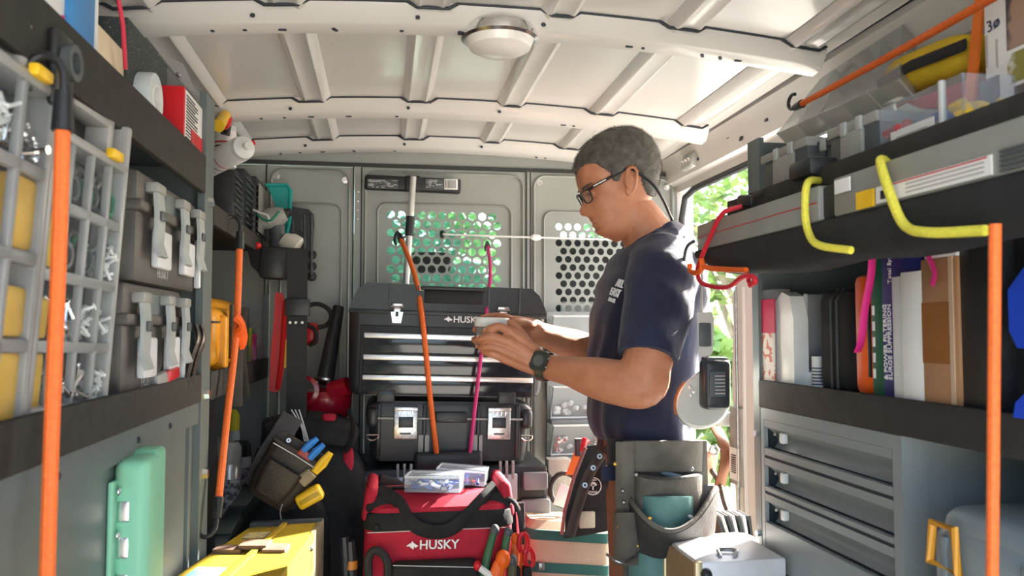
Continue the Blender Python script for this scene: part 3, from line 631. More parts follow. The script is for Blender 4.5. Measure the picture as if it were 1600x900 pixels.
# ================================================================ far left corner
# platform the boxes and bags stand on
pf = struct('trim_4', MB().bx(-.355, .99, 2.06, 2.64, 0, .38).bx(-.355, .40, 1.0, 2.06, 0, .38), FLOOR, label='dark raised load floor in front of the partition')
LEATHER = mat('dark tool leather', (.028, .022, .018), .5, var=.4, vs=18, bump=.2, bs=150)
NYLON = mat('black nylon cloth', (.014, .014, .015), .85, var=.3, vs=25, bump=.3, bs=400)
RNYLON = mat('red nylon cloth', (.42, .008, .03), .75, var=.12, vs=25, bump=.3, bs=500)
# black items on the upper far shelf
ZF = 1.503
for k, (px, X, dd, lb) in enumerate((((366, 381, 268, 335), -.40, .10, 'ribbed black charger nearest on the far upper left shelf'), ((382, 400, 272, 345), -.39, .09, 'ribbed black charger in the middle of the far upper left shelf'), ((400, 414, 282, 352), -.38, .10, 'grey faced black charger last on the far upper left shelf'))):
    a, b, c, d = LR(*px, X)
    t = thing('battery_charger', lb, 'charger', (X-dd/2, (a+b)/2, ZF), group='chargers on the far upper shelf')
    obj('body', MB().rbx(X-dd, X, a, b, ZF, d, .006), BLACK, t)
    for i in range(9): obj('rib', MB().rbx(X, X+.005, a+.006, b-.006, ZF+.02+(d-ZF-.03)*i/9, ZF+.026+(d-ZF-.03)*i/9, .002), DGREY, t)
    if k == 2: obj('face_plate', MB().rbx(X+.004, X+.009, a+.01, b-.01, ZF+.03, d-.02, .003), MGREY, t)
TEAL = mat('teal plastic', (.02, .42, .38), .25, var=.1, clear=.25)
P = lambda u, v, y: PY(u, v, y)
t = thing('hanging_holder', 'teal plastic holder hung at the far end of the left shelf', 'holder', P(440, 370, 2.56))
obj('plate', MB().loft([[P(u, v, y) for u, v in ((418, 290), (450, 290), (455, 298), (453, 345), (446, 378), (440, 378), (430, 320))] for y in (2.545, 2.565)]), TEAL, t)
obj('rim', MB().tube([P(u, v, 2.54) for u, v in ((416, 289), (448, 289), (454, 297), (452, 345), (446, 378))], .006, 8), TEAL, t)
# grey drill lying on the end of the upper shelf
t = thing('cordless_drill', 'grey cordless drill hanging at the far end of the left shelf', 'drill', P(430, 395, 2.42))
obj('body', MB().tube([P(408, 345, 2.42), P(420, 342, 2.42), P(436, 338, 2.42), P(446, 334, 2.42)], [.026, .032, .03, .02], 14), MGREY, t)
obj('grip', MB().tube([P(432, 345, 2.42), P(434, 372, 2.42), P(433, 398, 2.42)], [.022, .021, .026], 12, flat=(1, .75)), DGREY, t)
obj('chuck', MB().cyl(P(446, 334, 2.42), P(456, 330, 2.42), .016, .010), BLACK, t)
obj('green_cable', MB().tube(smooth([P(402, 335, 2.40), P(412, 343, 2.39), P(424, 344, 2.385), P(436, 330, 2.39)], 6), .0035, 8), mat('green cable', (.02, .22, .13), .5), t)
obj('white_cable', MB().tube(smooth([P(396, 328, 2.40), P(408, 333, 2.39), P(418, 337, 2.385), P(421, 348, 2.39)], 6), .0035, 8), LGREY, t)
solo('plastic_cup', MB().lathe([(.001, 0), (.02, .003), (.034, .025), (.036, .05), (.03, .055)], along(P(440, 372, 2.40), P(464, 389, 2.40)), 20), mat('pale cup', (.62, .6, .52), .4), 'pale upturned cup above the black holster', 'cup')
# black case behind, with raised ribs
t = thing('black_case', 'black moulded case hanging against the left partition panel', 'case', P(470, 440, 2.6))
obj('shell', MB().loft([[P(u, v, y) for u, v in ((452, 322), (482, 327), (490, 335), (491, 350), (486, 432), (478, 442), (452, 440), (447, 380))] for y in (2.57, 2.635)]), BLACK, t)
for (u0, u1, v0, v1) in ((458, 472, 345, 362), (460, 470, 370, 388), (476, 487, 335, 430)):
    obj('rib', MB().tube([P(u, v, 2.567) for u, v in ((u0, v0), (u1, v0+1), (u1, v1), (u0, v1))], .004, 6, closed=True), DGREY, t)
for v in (398, 416, 432): obj('finger_loop', MB().rbox(P(487, v, 2.58), (.03, .03, .03), .012), BLACK, t)
# black holster mass under the shelf end
t = thing('tool_holster', 'black padded holster strapped under the far left shelf', 'holster', P(420, 440, 2.36))
obj('pad', MB().loft([[P(u, v, y) for u, v in ((384, 378), (410, 385), (470, 388), (472, 425), (452, 438), (412, 435), (392, 415))] for y in (2.33, 2.40)]), NYLON, t)
obj('red_knob', MB().ell(P(403, 384, 2.325), (.010, .01, .010)), RED, t)
obj('pouch', MB().rbox(P(428, 412, 2.33), (.075, .04, .09), .012, rot(0, 4)), BLACK, t)
# red case and its cable
t = thing('red_case', 'red moulded tool case standing behind the black strap', 'case', P(430, 620, 2.38))
REDC = mat('bright red case', (.55, .012, .015), .3, var=.1)
obj('shell', MB().loft([[P(u, v, y) for u, v in ((430, 457), (442, 458), (447, 475), (446, 500), (449, 520), (447, 560), (438, 610), (430, 613), (420, 610), (424, 540), (428, 500))] for y in (2.32, 2.44)]), REDC, t)
obj('rim', MB().tube([P(u, v, 2.315) for u, v in ((446, 470), (443, 520), (440, 560), (434, 608))], .007, 8), REDC, t)
obj('red_fitting', MB().rbox(P(486, 522, 2.5), (.045, .05, .07), .014), RED, t)
obj('yellow_label', MB().bx(P(447, 540, 2.36).x, P(450, 540, 2.36).x+.01, 2.318, 2.322, P(447, 575, 2.32).z, P(447, 530, 2.32).z), YELLOW, t)
solo('black_cable', MB().tube(smooth([P(478, 478, 2.5), P(496, 475, 2.5), P(512, 482, 2.5), P(518, 495, 2.5), P(510, 508, 2.5), P(490, 512, 2.49), P(478, 505, 2.48)], 8), .007, 8), RUBBER, 'black cable looping beside the red case', 'cable')
solo('black_cable', MB().tube(smooth([P(478, 508, 2.46), P(492, 515, 2.45), P(494, 532, 2.45), P(484, 540, 2.46)], 8), .006, 8), RUBBER, 'short black cable hanging below the looped cable', 'cable')
# wide black strap with buckle
t = thing('wide_strap', 'wide black belt strap with white rivets hanging from the shelf end', 'strap', P(462, 660, 2.22))
obj('webbing', MB().sheet(lambda a, b: P(449+32*a-2*b, 388+275*b, 2.22+.006*math.sin(5*b)), 3, 14, .004), mat('black belt webbing', (.017, .018, .018), .7, bump=.2, bs=500), t)
obj('keeper', MB().rbox(P(464.5, 480, 2.212), (.066, .012, .046), .003), BLACK, t)
for u in (453, 462, 472): obj('rivet', MB().ell(P(u, 504, 2.214), (.004, .003, .004)), PAPER, t)
# red blower
t = thing('leaf_blower', 'dark red blower with black nozzle pipe beside the drawer toolbox', 'blower', P(505, 700, 2.42))
REDD = mat('deep red plastic', (.30, .006, .02), .25, var=.1, coat=.3)
M = along(P(505, 700, 2.42), P(505, 585, 2.42))
obj('housing', MB().lathe([(.055, .0), (.062, .04), (.07, .09), (.082, .11), (.084, .15), (.07, .168), (.03, .175)], Matrix.Translation((0, 0, 0)) @ M, 28), REDD, t)
obj('port', MB().cyl(P(518, 612, 2.38), P(545, 602, 2.36), .03, .026, 18), REDD, t)
obj('intake', MB().lathe([(.03, 0), (.042, .004), (.042, .02), (.03, .024)], along(P(478, 610, 2.36), P(474, 610, 2.33)), 20), REDD, t)
obj('pipe', MB().cyl(P(507, 598, 2.42), P(529, 480, 2.50), .026, .017, 18), BLACK, t)
obj('pipe_rim', MB().lathe([(.030, 0), (.032, .006), (.028, .010)], along(P(507, 598, 2.42), P(529, 480, 2.50)), 18), STEEL, t)
obj('grille', MB().lathe([(.062, 0), (.060, .018)], along(P(498, 652, 2.36), P(500, 640, 2.36)), 18), BLACK, t)
# black and red backpack
def bagmesh(c, d, R=None, seed=0, wr=.1, pw=.55):
    rnd = random.Random(seed); mb = MB().ell((0, 0, 0), (1, 1, 1), None, 26, 18); ph = [rnd.uniform(0, 6.28) for _ in range(6)]
    for v in mb.v:
        k = 1+wr*(math.sin(4*v.x+ph[0]+3*v.z)+math.sin(5*v.y+ph[1]-4*v.z)+math.sin(7*v.z+ph[2]+4*v.x))/3
        for ax in range(3): v[ax] = math.copysign(abs(v[ax])**pw, v[ax])
        v *= k
    M = Matrix.Translation(c) @ (R or Matrix()); mb.v = [M @ Vector((v.x*d[0], v.y*d[1], v.z*d[2])) for v in mb.v]; return mb
t = thing('tool_backpack', 'black tool backpack with dark red panels in the far left corner', 'backpack', (-.22, 2.36, .38))
c = P(505, 735, 2.26)
obj('main_body', bagmesh((c.x, 2.27, .66), (.125, .10, .28), None, 4, .06), NYLON, t)
obj('side_panel', bagmesh(P(544, 745, 2.215), (.016, .03, .075), None, 5, .05), RNYLON, t)
obj('top_flap', bagmesh(P(512, 672, 2.27), (.085, .09, .04), rot(0, 12), 6, .1), NYLON, t)
obj('red_panel', bagmesh(P(514, 652, 2.20), (.018, .02, .010), None, 7, .05), RNYLON, t)
obj('shoulder_strap', MB().tube(smooth([P(545, 640, 2.18), P(552, 665, 2.16), P(548, 690, 2.16), P(540, 705, 2.17)], 6), .012, 6, flat=(1, .4)), NYLON, t)
for i in range(3): obj('zip_line', MB().tube(smooth([P(455+i*6, 640, 2.17), P(470+i*4, 665+i*5, 2.165), P(476+i*3, 690, 2.165)], 5), .0018, 6), LGREY, t)
t = thing('black_bag', 'soft black bag slumped under the leather tool pouch', 'bag', (-.27, 2.12, .38))
obj('body', bagmesh((P(455, 720, 2.1).x, 2.12, .60), (.10, .07, .22), None, 8, .08), NYLON, t); obj('fold', bagmesh((P(430, 650, 2.1).x, 2.16, P(430, 690, 2.1).z), (.04, .05, .06), None, 9, .12), NYLON, t)
# leather tool pouch with pliers
t = thing('tool_pouch', 'dark leather tool pouch on a studded belt tilted over the bags', 'tool pouch', P(440, 790, 1.96))
M = frame(P(446, 738, 1.96), *[Vector(v) for v in ((.80, 0, -.60), (.60, 0, .80), (0, -1, 0))])
M = frame(P(446, 738, 1.96), (.84, 0, -.54), (.54, 0, .84), (0, -1, 0))
obj('back_plate', MB().prism(rrect(.135, .15, .02), .012, M @ Matrix.Translation((0, 0, -.03))), LEATHER, t)
obj('main_pocket', MB().loft([[(x*s_, y, z*s_) for x, z in rrect(.125, .06, .02, 3)] for y, s_ in ((-.075, .8), (-.04, .98), (.03, 1.05), (.055, 1.08))], True, M @ Matrix.Translation((0, 0, .005))), LEATHER, t)
obj('front_pocket', MB().loft([[(x*s_, y, z*s_) for x, z in rrect(.085, .03, .012, 3)] for y, s_ in ((-.055, .8), (-.02, 1), (.02, 1.06))], True, M @ Matrix.Translation((-.005, 0, .045))), LEATHER, t)
obj('stitching', MB().tube([M @ Vector(q) for q in ((-.06, .05, .039), (0, .052, .041), (.062, .05, .039))], .0012, 6), LGREY, t)
obj('belt', MB().tube(smooth([P(398, 760, 1.98), P(418, 715, 1.98), P(440, 680, 1.99), P(458, 650, 2.0)], 6), .030, 6, flat=(.12, 1), up=(0, 1, 0)), LEATHER, t)
for u, v in ((411, 745), (424, 726), (437, 707), (451, 688)): obj('rivet', MB().lathe([(.002, 0), (.0055, 0), (.0055, .003), (.002, .003)], along(P(u, v, 1.965), P(u, v, 1.955)), 12), STEEL, t)
obj('chain', MB().tube(smooth([P(442, 786, 1.93), P(438, 800, 1.93), P(440, 815, 1.93)], 4), .002, 6), STEEL, t)
def plier(label, p, q, m, r=.008, group='pliers in the leather tool pouch', Y=1.93, name='pliers', sp=.011, jaw=True):
    p, q = Vector(p), Vector(q); a = (q-p).normalized(); s_ = Vector((0, 1, 0)).cross(a).normalized()
    t = thing(name, label, 'pliers', p, group=group)
    for k in (-1, 1): obj('handle', MB().tube(smooth([p+s_*k*.004, p+(q-p)*.3+s_*k*sp*.8, p+(q-p)*.7+s_*k*sp, q+s_*k*sp*.75], 5), [r*.7]+[r]*13+[r*.9]+[r*.55], 10), m, t)
    if jaw: obj('jaw', MB().tube([p+a*.006, p-a*.018, p-a*.05], [r*1.5, r*1.6, r*.4], 10, flat=(1, .6)), STEEL, t)
    return t
BLUEG = mat('blue grip', (.03, .22, .65), .4)
t2 = thing('pliers', 'blue-handled pliers standing in the leather tool pouch', 'pliers', P(478, 715, 1.93))
for u0, v0, u1, v1 in ((474, 704, 496, 685), (484, 716, 506, 694)): obj('handle', MB().tube([P(u0, v0, 1.93), P((u0+u1)/2, (v0+v1)/2-1, 1.928), P(u1, v1, 1.93)], [.008, .009, .006], 10), BLUEG, t2)
obj('jaw', MB().rbox(P(474, 714, 1.935), (.035, .012, .03), .004, rot(0, 40)), mat('red rivet', (.4, .06, .04), .5), t2)
t2 = thing('pliers', 'yellow-handled pliers standing in the leather tool pouch', 'pliers', P(492, 735, 1.925))
obj('handle', MB().tube([P(490, 737, 1.925), P(503, 722, 1.923), P(516, 707, 1.925)], [.007, .009, .006], 10), YELLOW, t2)
obj('handle', MB().tube([P(492, 739, 1.93), P(506, 726, 1.935), P(518, 708, 1.935)], [.007, .008, .005], 10), YELLOW, t2)
t2 = thing('tape_measure', 'chunky yellow tape measure hanging on the leather pouch', 'tape measure', P(484, 790, 1.93))
Ry = rot(0, 38); Ry = rot(0, 0, 0) @ Matrix.Rotation(math.radians(-28), 4, 'Y')
obj('case', MB().rbox(P(484, 776, 1.93), (.062, .04, .036), .009, Ry, 3), YELLOW, t2); obj('band', MB().rbox(P(484, 776, 1.93), (.05, .042, .012), .003, Ry), mat('dark yellow', (.5, .33, .02), .5), t2)
solo('wire_brush', MB().cyl(P(470, 752, 1.92), P(488, 738, 1.92), .016, .014, 14), mat('dull bristle', (.32, .27, .17), .8, bump=.6, bs=300), 'stubby pale brush end poking from the leather pouch', 'brush')
# step ladder on its side
YLAD = mat('yellow fibreglass', (.43, .30, .025), .45, var=.12, vs=18, bump=.05, col2=(.33, .23, .03), thr=(.5, .8))
ZT = .80
A, B, Cc, D = [PZ(u, v, ZT) for u, v in ((392, 820), (500, 815), (276, 897), (436, 903))]
t = thing('step_ladder', 'yellow fibreglass step ladder lying on its side between the racks', 'ladder', ((A.x+B.x)/2, (A.y+Cc.y)/2, .38))
def lad(u, v): return (A*(1-u)+B*u)*(1-v)+(Cc*(1-u)+D*u)*v
def rail(u0, u1, v0, v1, z0, z1):
    return MB().loft([[Vector((q.x, q.y, z)) for q, z in ((lad(u0, v), z0), (lad(u1, v), z0), (lad(u1, v), z1), (lad(u0, v), z1))] for v in (v0, (v0+v1)/2, v1)])
obj('side_rail', rail(0, .52, .02, 1.06, ZT-.028, ZT-.004), YLAD, t); obj('side_rail', rail(.56, 1.0, .02, 1.06, ZT-.09, ZT), YLAD, t)
obj('rail_flange', rail(.47, .54, .02, 1.06, ZT-.05, ZT+.004), YLAD, t)
obj('side_rail', rail(0, .5, .02, 1.06, .382, .41), YLAD, t); obj('side_rail', rail(.56, 1.0, .02, 1.06, .382, .42), YLAD, t)
obj('end_cap', rail(.0, 1.03, -.03, .02, ZT-.012, ZT+.006), DGREY, t)
obj('end_plate', rail(.985, 1.035, -.05, .25, .40, ZT+.002), mat('bright metal edge', (.62, .55, .36), .3, .7, var=.3), t)  # end plate in a pale metallic tone
for v in (.2, .5, .85): obj('step', rail(.1, .9, v, v+.06, .40, ZT-.04), mat('ladder step', (.4, .4, .38), .4, .5), t)
BRK = mat('rusty bracket', (.19, .12, .09), .6, .3, var=.3)
obj('bracket', rail(.02, .34, .50, .60, ZT-.004, ZT+.004), BRK, t); obj('bracket', rail(.30, .62, .46, .58, ZT+.002, ZT+.010), BRK, t); obj('bracket', rail(.60, .86, .50, .62, ZT, ZT+.006), BRK, t)
obj('label_plate', rail(.12, .42, .17, .30, ZT-.004, ZT-.002), mat('worn label', (.58, .5, .22), .5, col2=(.35, .33, .25), thr=(.5, .55), vs=60), t)
obj('paint_smear', rail(.08, .38, .85, 1.0, ZT-.004, ZT-.0025), mat('blue paint smear', (.12, .28, .42), .6, var=.5, vs=40), t)
for q in (.2, .28): obj('rivet', MB().ell(lad(1.0, q)+Vector((0, 0, -.03)), (.006, .006, .006)), STEEL, t)
# ================================================================ partition: hanging things, boxes
def HUSKY(M, size, m, parent, mark=True):
    """wolf head mark and wordmark, local X right, Y up"""
    obj('lettering', text('HUSKY', size, M @ Matrix.Translation((size*.25, 0, 0)), bold=True, shear=.0), m, parent)
    if mark:
        k = size*.62; x0 = -size*1.95
        pts = [(-.62, -.05), (-.25, .25), (.0, .32), (.1, .6), (.28, .35), (.62, .12), (.9, -.05), (.55, -.28), (.35, -.1), (.3, -.5), (-.02, -.28), (-.25, -.05), (-.45, -.12)]
        obj('logo', MB().prism([(x0+a*k, b*k) for a, b in pts], .0006, M), m, parent)
LPR = mat('fine label print', (.55, .56, .56), .5, col2=(.05, .05, .05), thr=(.48, .52), vs=160, vec=(.35, 1, 1))
# squeegee
t = thing('window_squeegee', 'long-handled squeegee with labelled black head leaning on the partition', 'squeegee', PY(640, 445, 2.56))
yq = 2.615
a, b = PY(570, 274, yq), PY(720, 301, yq); cz = (a.z+b.z)/2
hd = obj('head', MB().rbox(((a.x+b.x)/2, yq+.01, cz), (b.x-a.x, .03, .048), .008, rot(0, 1.2), 3), BLACK, t)
for u0, u1 in ((574, 622), (664, 693)):
    q0, q1 = PY(u0, 280, yq), PY(u1, 296, yq); lp = obj('label', MB().rbx(q0.x, q1.x, yq-.0075, yq-.0045, q1.z, q0.z, .0008), DGREY, hd)
    for i in range(6):
        z = q0.z-.004-i*(q0.z-q1.z-.006)/5.5; obj('print_line', MB().bx(q0.x+.003, q1.x-.004-.01*(i % 3), yq-.0082, yq-.0074, z-.0011, z+.0011), LPR, lp)
q0, q1 = PY(694, 280, yq), PY(715, 297, yq); lp = obj('barcode_label', MB().rbx(q0.x, q1.x, yq-.0075, yq-.0045, q1.z, q0.z, .0008), PAPER, hd)
for i in range(8): obj('barcode_bar', MB().bx(q0.x+.004+i*.0044, q0.x+.006+i*.0044, yq-.0082, yq-.0074, q1.z+.004, q0.z-.004), INK, lp)
obj('socket', MB().rbox((PY(645, 287, yq).x, yq-.006, cz), (.05, .03, .05), .006), BLACK, t)
p0, p1 = PY(646, 276, 2.585), PY(634, 446, 2.575)
obj('pole', MB().cyl(p0, p1, .010, .0115, 16), mat('satin alloy tube', (.62, .62, .60), .35, .5), t); obj('grip', MB().cyl(p0+(p1-p0)*.37, p0+(p1-p0)*.55, .0145, .0145, 16), BLACK, t)
# cords
PINK = mat('magenta bungee sleeve', (.52, .025, .16), .6, var=.15, vs=200, bump=.3, bs=600)
DORG = mat('deep orange bungee sleeve', (.72, .13, .015), .6, var=.15, vs=200, bump=.3, bs=600)
bungee('bungee_cord', 'orange bungee cord stretched over the drawer toolbox', [PY(625, 370, 2.56), PY(648, 430, 2.35), PY(660, 500, 2.235), PY(672, 620, 2.22), PY(682, 708, 2.24)], .0075, DORG, [(0, (-.3, 1, 0), H)], 'bungee cords over the toolboxes')
bungee('bungee_cord', 'magenta bungee cord stretched over the drawer toolbox', [PY(762, 382, 2.56), PY(766, 430, 2.36), PY(756, 520, 2.235), PY(744, 620, 2.22), PY(734, 710, 2.24)], .0055, PINK, [(0, (0, 1, .2), H)], 'bungee cords over the toolboxes')
t = thing('white_line', 'thin white cord with toggle tied across the partition', 'cord', PY(837, 372, 2.6))
obj('line', MB().tube([PY(692, 366, 2.62), PY(770, 369, 2.61), PY(837, 371, 2.60), PY(910, 373, 2.61), PY(985, 375, 2.62)], .0032, 8), PAPER, t)
obj('toggle', MB().ell(PY(837, 371, 2.60), (.020, .008, .011), None, 16, 10), PAPER, t); obj('knot', MB().ell(PY(691, 366, 2.632), (.010, .012, .014)), BLACK, t)
# ---- black drawer toolbox
GLOSS = mat('glossy black drawer', (.015, .017, .022), .12, var=.3, vs=9, coat=.4)
BTB = mat('black toolbox plastic', (.020, .023, .025), .38, var=.2, vs=14, bump=.06, bs=250)
M = FB(.1765, 2.27, 1.047, -1.7); w_, h_, d_ = .56, .325, .28
t = thing('drawer_toolbox', 'black toolbox with three silver-edged drawers on top of the stack', 'toolbox', M=M, world=False)
bd = obj('body', MB().loft([[(x*sx, y, z-d_/2) for x, z in rrect(w_, d_, .03, 4)] for y, sx in ((.004, .90), (.012, .955), (.03, .98), (.24, 1.0))], True).rbox((0, .238, .003-d_/2), (w_*1.005, .012, d_*1.01), .003), BTB, t)
prof = [(-w_/2, .238), (-w_/2+.004, .262), (-w_/2+.022, .298), (-w_/2+.045, .318), (-.10, .318), (-.095, .30), (.095, .30), (.10, .318), (w_/2-.045, .318), (w_/2-.022, .298), (w_/2-.004, .262), (w_/2, .238)]
lid = obj('lid', MB().prism(prof, d_, Matrix.Translation((0, 0, -d_))), BTB, t)
obj('handle_well', MB().rbox((.01, .285, -.012), (.17, .04, .03), .006), mat('well black', (.006, .006, .007), .6), lid)
obj('handle', MB().rbox((.01, .309, .002), (.19, .012, .018), .005), BTB, lid)
for x in (-.17, -.09, .11, .20): obj('seam_rib', MB().rbox((x, .16+.1, .001), (.003, .11, .006), .001), DGREY, lid)
for x in (-.148, .152):
    l = obj('latch', MB().rbox((x, .257, .008), (.032, .012, .012), .003).rbox((x, .233, .006), (.022, .034, .010), .003).prism([(x-.017, .238), (x+.017, .238), (x+.012, .207), (x-.012, .207)], .009, Matrix.Translation((0, 0, .003))), CHROME, t)
    obj('latch_hole', MB().rbox((x, .232, .012), (.008, .014, .003), .001), BLACK, l); obj('latch_pin', MB().cyl((x-.018, .253, .013), (x+.018, .253, .013), .003, .003, 8), STEEL, l)
HUSKY(Matrix.Translation((.045, .222, .0015)), .026, WPRINT, t)
obj('drawer_surround', MB().rbox((.003, .105, -.001), (.50, .19, .010), .004), BLACK, t)
for i, y in enumerate((.150, .090, .034)):
    dw = obj('drawer', MB().rbox((.003, y, .004), (.48, .052, .012), .002), GLOSS, t)
    obj('edge_strip', MB().rbox((.003, y+.021, .012), (.48, .0155, .014), .003), ALU, dw)
for x in (-.17, .17): obj('clip', MB().rbox((x, .004, .004), (.05, .036, .016), .004), BTB, t)
# ---- wide rugged case with metal latches
def rugged(label, M, w, h, d):
    t = thing('rugged_case', label, 'case', M=M, world=False)
    obj('base', MB().loft([[(x*sx, y, z-d/2) for x, z in rrect(w, d, .03, 4)] for y, sx in ((0, .90), (.02, .93), (h*.70, .965), (h*.71, .97))]), BTB, t)
    obj('lid', MB().loft([[(x*sx, y, z-d/2) for x, z in rrect(w, d, .03, 4)] for y, sx in ((h*.71, .99), (h*.74, 1.0), (h*.9, .99), (h*.98, .93), (h, .88))]), BTB, t)
    obj('seam_band', MB().rbox((0, h*.715, .003), (w*.95, .006, .012), .002), MGREY, t)
    for x in (-w*.265, w*.285):
        l = obj('latch', MB().rbox((x, h*.62, .011), (.066, h*.50, .010), .004).rbox((x, h*.88, .013), (.066, .012, .014), .003), mat('galvanised latch', (.62, .62, .60), .32, .85, var=.3, vs=120), t)
        obj('latch_window', MB().rbox((x, h*.66, .016), (.040, .030, .003), .002), BTB, l)
        for k in range(4): obj('latch_rib', MB().rbox((x-.018+k*.012, h*.83, .017), (.004, .02, .004), .001), CHROME, l)
        obj('latch_lip', MB().rbox((x, h*.47, .016), (.030, .005, .004), .001), DGREY, l)
    for x in (-w*.42, -w*.155, w*.165, w*.40): obj('rib', MB().rbox((x, h*.5, .002), (.012, h*.92, .012), .004), BTB, t)
    for s_ in (-1, 1):
        x = s_*w*.455; obj('corner_bumper', MB().rbox((x, h*.72, -.012), (.035, h*.34, .05), .014, None, 3), BTB, t)
        dr_ = obj('d_ring', MB().tube([(x-.016, h*.44, .012), (x-.015, h*.40, .014), (x-.006, h*.355, .016), (x+.006, h*.355, .016), (x+.015, h*.40, .014), (x+.016, h*.44, .012)], .0022, 6, closed=True), CHROME, t)
    hh = obj('handle', MB().rbox((0, h*.74, .006), (.09, .03, .016), .004), BTB, t)
    obj('handle_pin', MB().rbox((0, h*.70, .012), (.028, .008, .01), .002), DGREY, hh)
    for s_ in (-1, 1): obj('grip_plate', MB().rbox((s_*.075, h*.24, .004), (.032, h*.42, .008), .006), MGREY, t)
    obj('grip_bar', MB().rbox((0, h*.07, .006), (.17, .012, .01), .003), LGREY, t)
    return t
rugged('wide black case with galvanised latches under the drawer toolbox', FB(.185, 2.265, .872, -1.4), .475, .165, .27)
# ---- bigger box below
t = thing('tool_chest', 'large black and grey box at the bottom of the stack', 'tool chest', M=FB(.19, 2.25, .38, 0), world=False); w_, h_, d_ = .545, .482, .30
LATG = mat('grey latch plastic', (.20, .215, .22), .4, var=.1)
obj('base', MB().rbox((0, h_*.38, -d_/2), (w_*.96, h_*.76, d_), .012), BTB, t); obj('lid', MB().rbox((0, h_*.88, -d_/2), (w_, h_*.22, d_*1.03), .014), BTB, t)
for s_ in (-1, 1):
    obj('side_latch', MB().rbox((s_*w_*.43, h_*.58, .010), (.085, .21, .02), .008).rbox((s_*w_*.43, h_*.90, .008), (.07, .05, .02), .006), LATG, t)
    obj('latch_face', MB().rbox((s_*w_*.43, h_*.53, .021), (.05, .13, .004), .003), mat('blue grey plastic', (.27, .31, .33), .45), t)
    l = obj('latch', MB().rbox((s_*w_*.26+.01, h_*.87, .012), (.062, .075, .012), .004), mat('pale latch', (.46, .50, .53), .35, .3), t)
    for k in range(3): obj('latch_rib', MB().rbox((s_*w_*.26-.008+k*.018, h_*.97, .014), (.008, .05, .012), .002), MGREY, l)
    obj('side_catch', MB().rbox((s_*w_*.50, h_*.88, -.03), (.03, .05, .06), .01), BTB, t)
hb = obj('handle', MB().rbox((-.01, h_+.012, .004), (.19, .055, .03), .012, None, 3), BLACK, t)
# ---- parts bins on the right partition panel
t = thing('parts_bin_rack', 'wall rack of clear tilt-out parts bins beside the drawer toolbox', 'bin rack', (.70, 2.6, .83))
x0, x1 = PY(857, 600, 2.6).x, PY(975, 600, 2.6).x
obj('back', MB().bx(x0, x1, 2.62, 2.645, .80, 1.30), mat('rack grey', (.30, .31, .30), .5), t)
SMALL = mat('small white fittings', (.62, .63, .62), .5, var=.2); BLUEP = mat('blue plastic bits', (.04, .10, .42), .4, var=.3); REDP = mat('red plastic bits', (.5, .04, .05), .4)
for i, (vt, vb) in enumerate(((494, 520), (545, 590), (604, 654), (664, 712))):
    zt_, zb_ = PY(880, vt, 2.56).z, PY(880, vb, 2.56).z
    if i == 0: zb_ = zt_-.10
    if i == 1: continue
    hh = zt_-zb_
    b = obj('bin', MB().loft([[(x, 2.62, zb_), (x, 2.585, zb_), (x, 2.545, zt_), (x, 2.62, zt_)] for x in (x0+.004, x0+.0065)]).loft([[(x, 2.62, zb_), (x, 2.585, zb_), (x, 2.545, zt_), (x, 2.62, zt_)] for x in (x1-.0065, x1-.004)]).add([(x0+.006, 2.584, zb_), (x1-.006, 2.584, zb_), (x1-.006, 2.544, zt_), (x0+.006, 2.544, zt_)], [(0, 1, 2, 3)]), CLEAR, t)
    obj('bin_rim', MB().tube([(x0+.004, 2.585, zb_), (x1-.004, 2.585, zb_), (x1-.004, 2.543, zt_), (x0+.004, 2.543, zt_)], .004, 6, closed=True), LGREY, b)
    obj('bin_shelf', MB().rbox(((x0+x1)/2, 2.59, zb_-.012), (x1-x0, .07, .016), .004), LATG, t)
    m = MB(); rnd = random.Random(i)
    for k in range(22): m.rbox((x0+.02+rnd.random()*(x1-x0-.04), 2.60+rnd.uniform(-.008, .01), zb_+.008+rnd.random()*hh*.42), (.024, .014, .016), .004, rot(rnd.uniform(0, 90), 0, rnd.uniform(0, 90)))
    o = obj('fittings', m, (SMALL, SMALL, SMALL, mat('mixed fittings', (.6, .6, .6), .4, col2=(.45, .05, .05), thr=(.5, .52), vs=40))[i], b); o['kind'] = 'stuff'
# ---- red tool bag
bx0, bx1 = PY(566, 850, 1.95).x, PY(806, 850, 1.95).x; bc = (bx0+bx1)/2; bw = bx1-bx0
t = thing('tool_bag', 'red and black nylon tool bag full of hand tools in the middle of the floor', 'tool bag', (bc, 2.06, .38))
def bring(z, sx, sy, yc=2.07, n=6, r=.05): return [(bc+x, yc+y, z) for x, y in rrect(bw*sx, .25*sy, r, n)]
zt = PY(685, 825, 1.95).z; zr_ = PY(685, 775, 2.03).z
obj('body', MB().loft([bring(.385, .94, .94), bring(.40, 1.0, 1.0), bring(.55, 1.01, 1.02), bring(zt, .98, .98)]), RNYLON, t)
obj('black_band', MB().loft([bring(zt-.002, .995, .995), bring(zt+.002, 1.0, 1.0), bring(zt+.034, .985, .97), bring(zt+.038, .965, .95)]), NYLON, t)
top = obj('top', MB().loft([bring(zt+.03, .975, .955), bring(zt+.048, .95, .90), bring(zt+.066, .90, .60, r=.035), bring(zt+.072, .84, .40, r=.03)]), RNYLON, t)
obj('zip', MB().tube([(bc-bw*.40, 2.07, zt+.075), (bc+bw*.40, 2.07, zt+.075)], .010, 6, flat=(.5, 1.5)), NYLON, top)
obj('stitching', MB().tube([(bc-bw*.47, 1.9465, zt-.004), (bc+bw*.47, 1.9465, zt-.004)], .001, 6), LGREY, t)
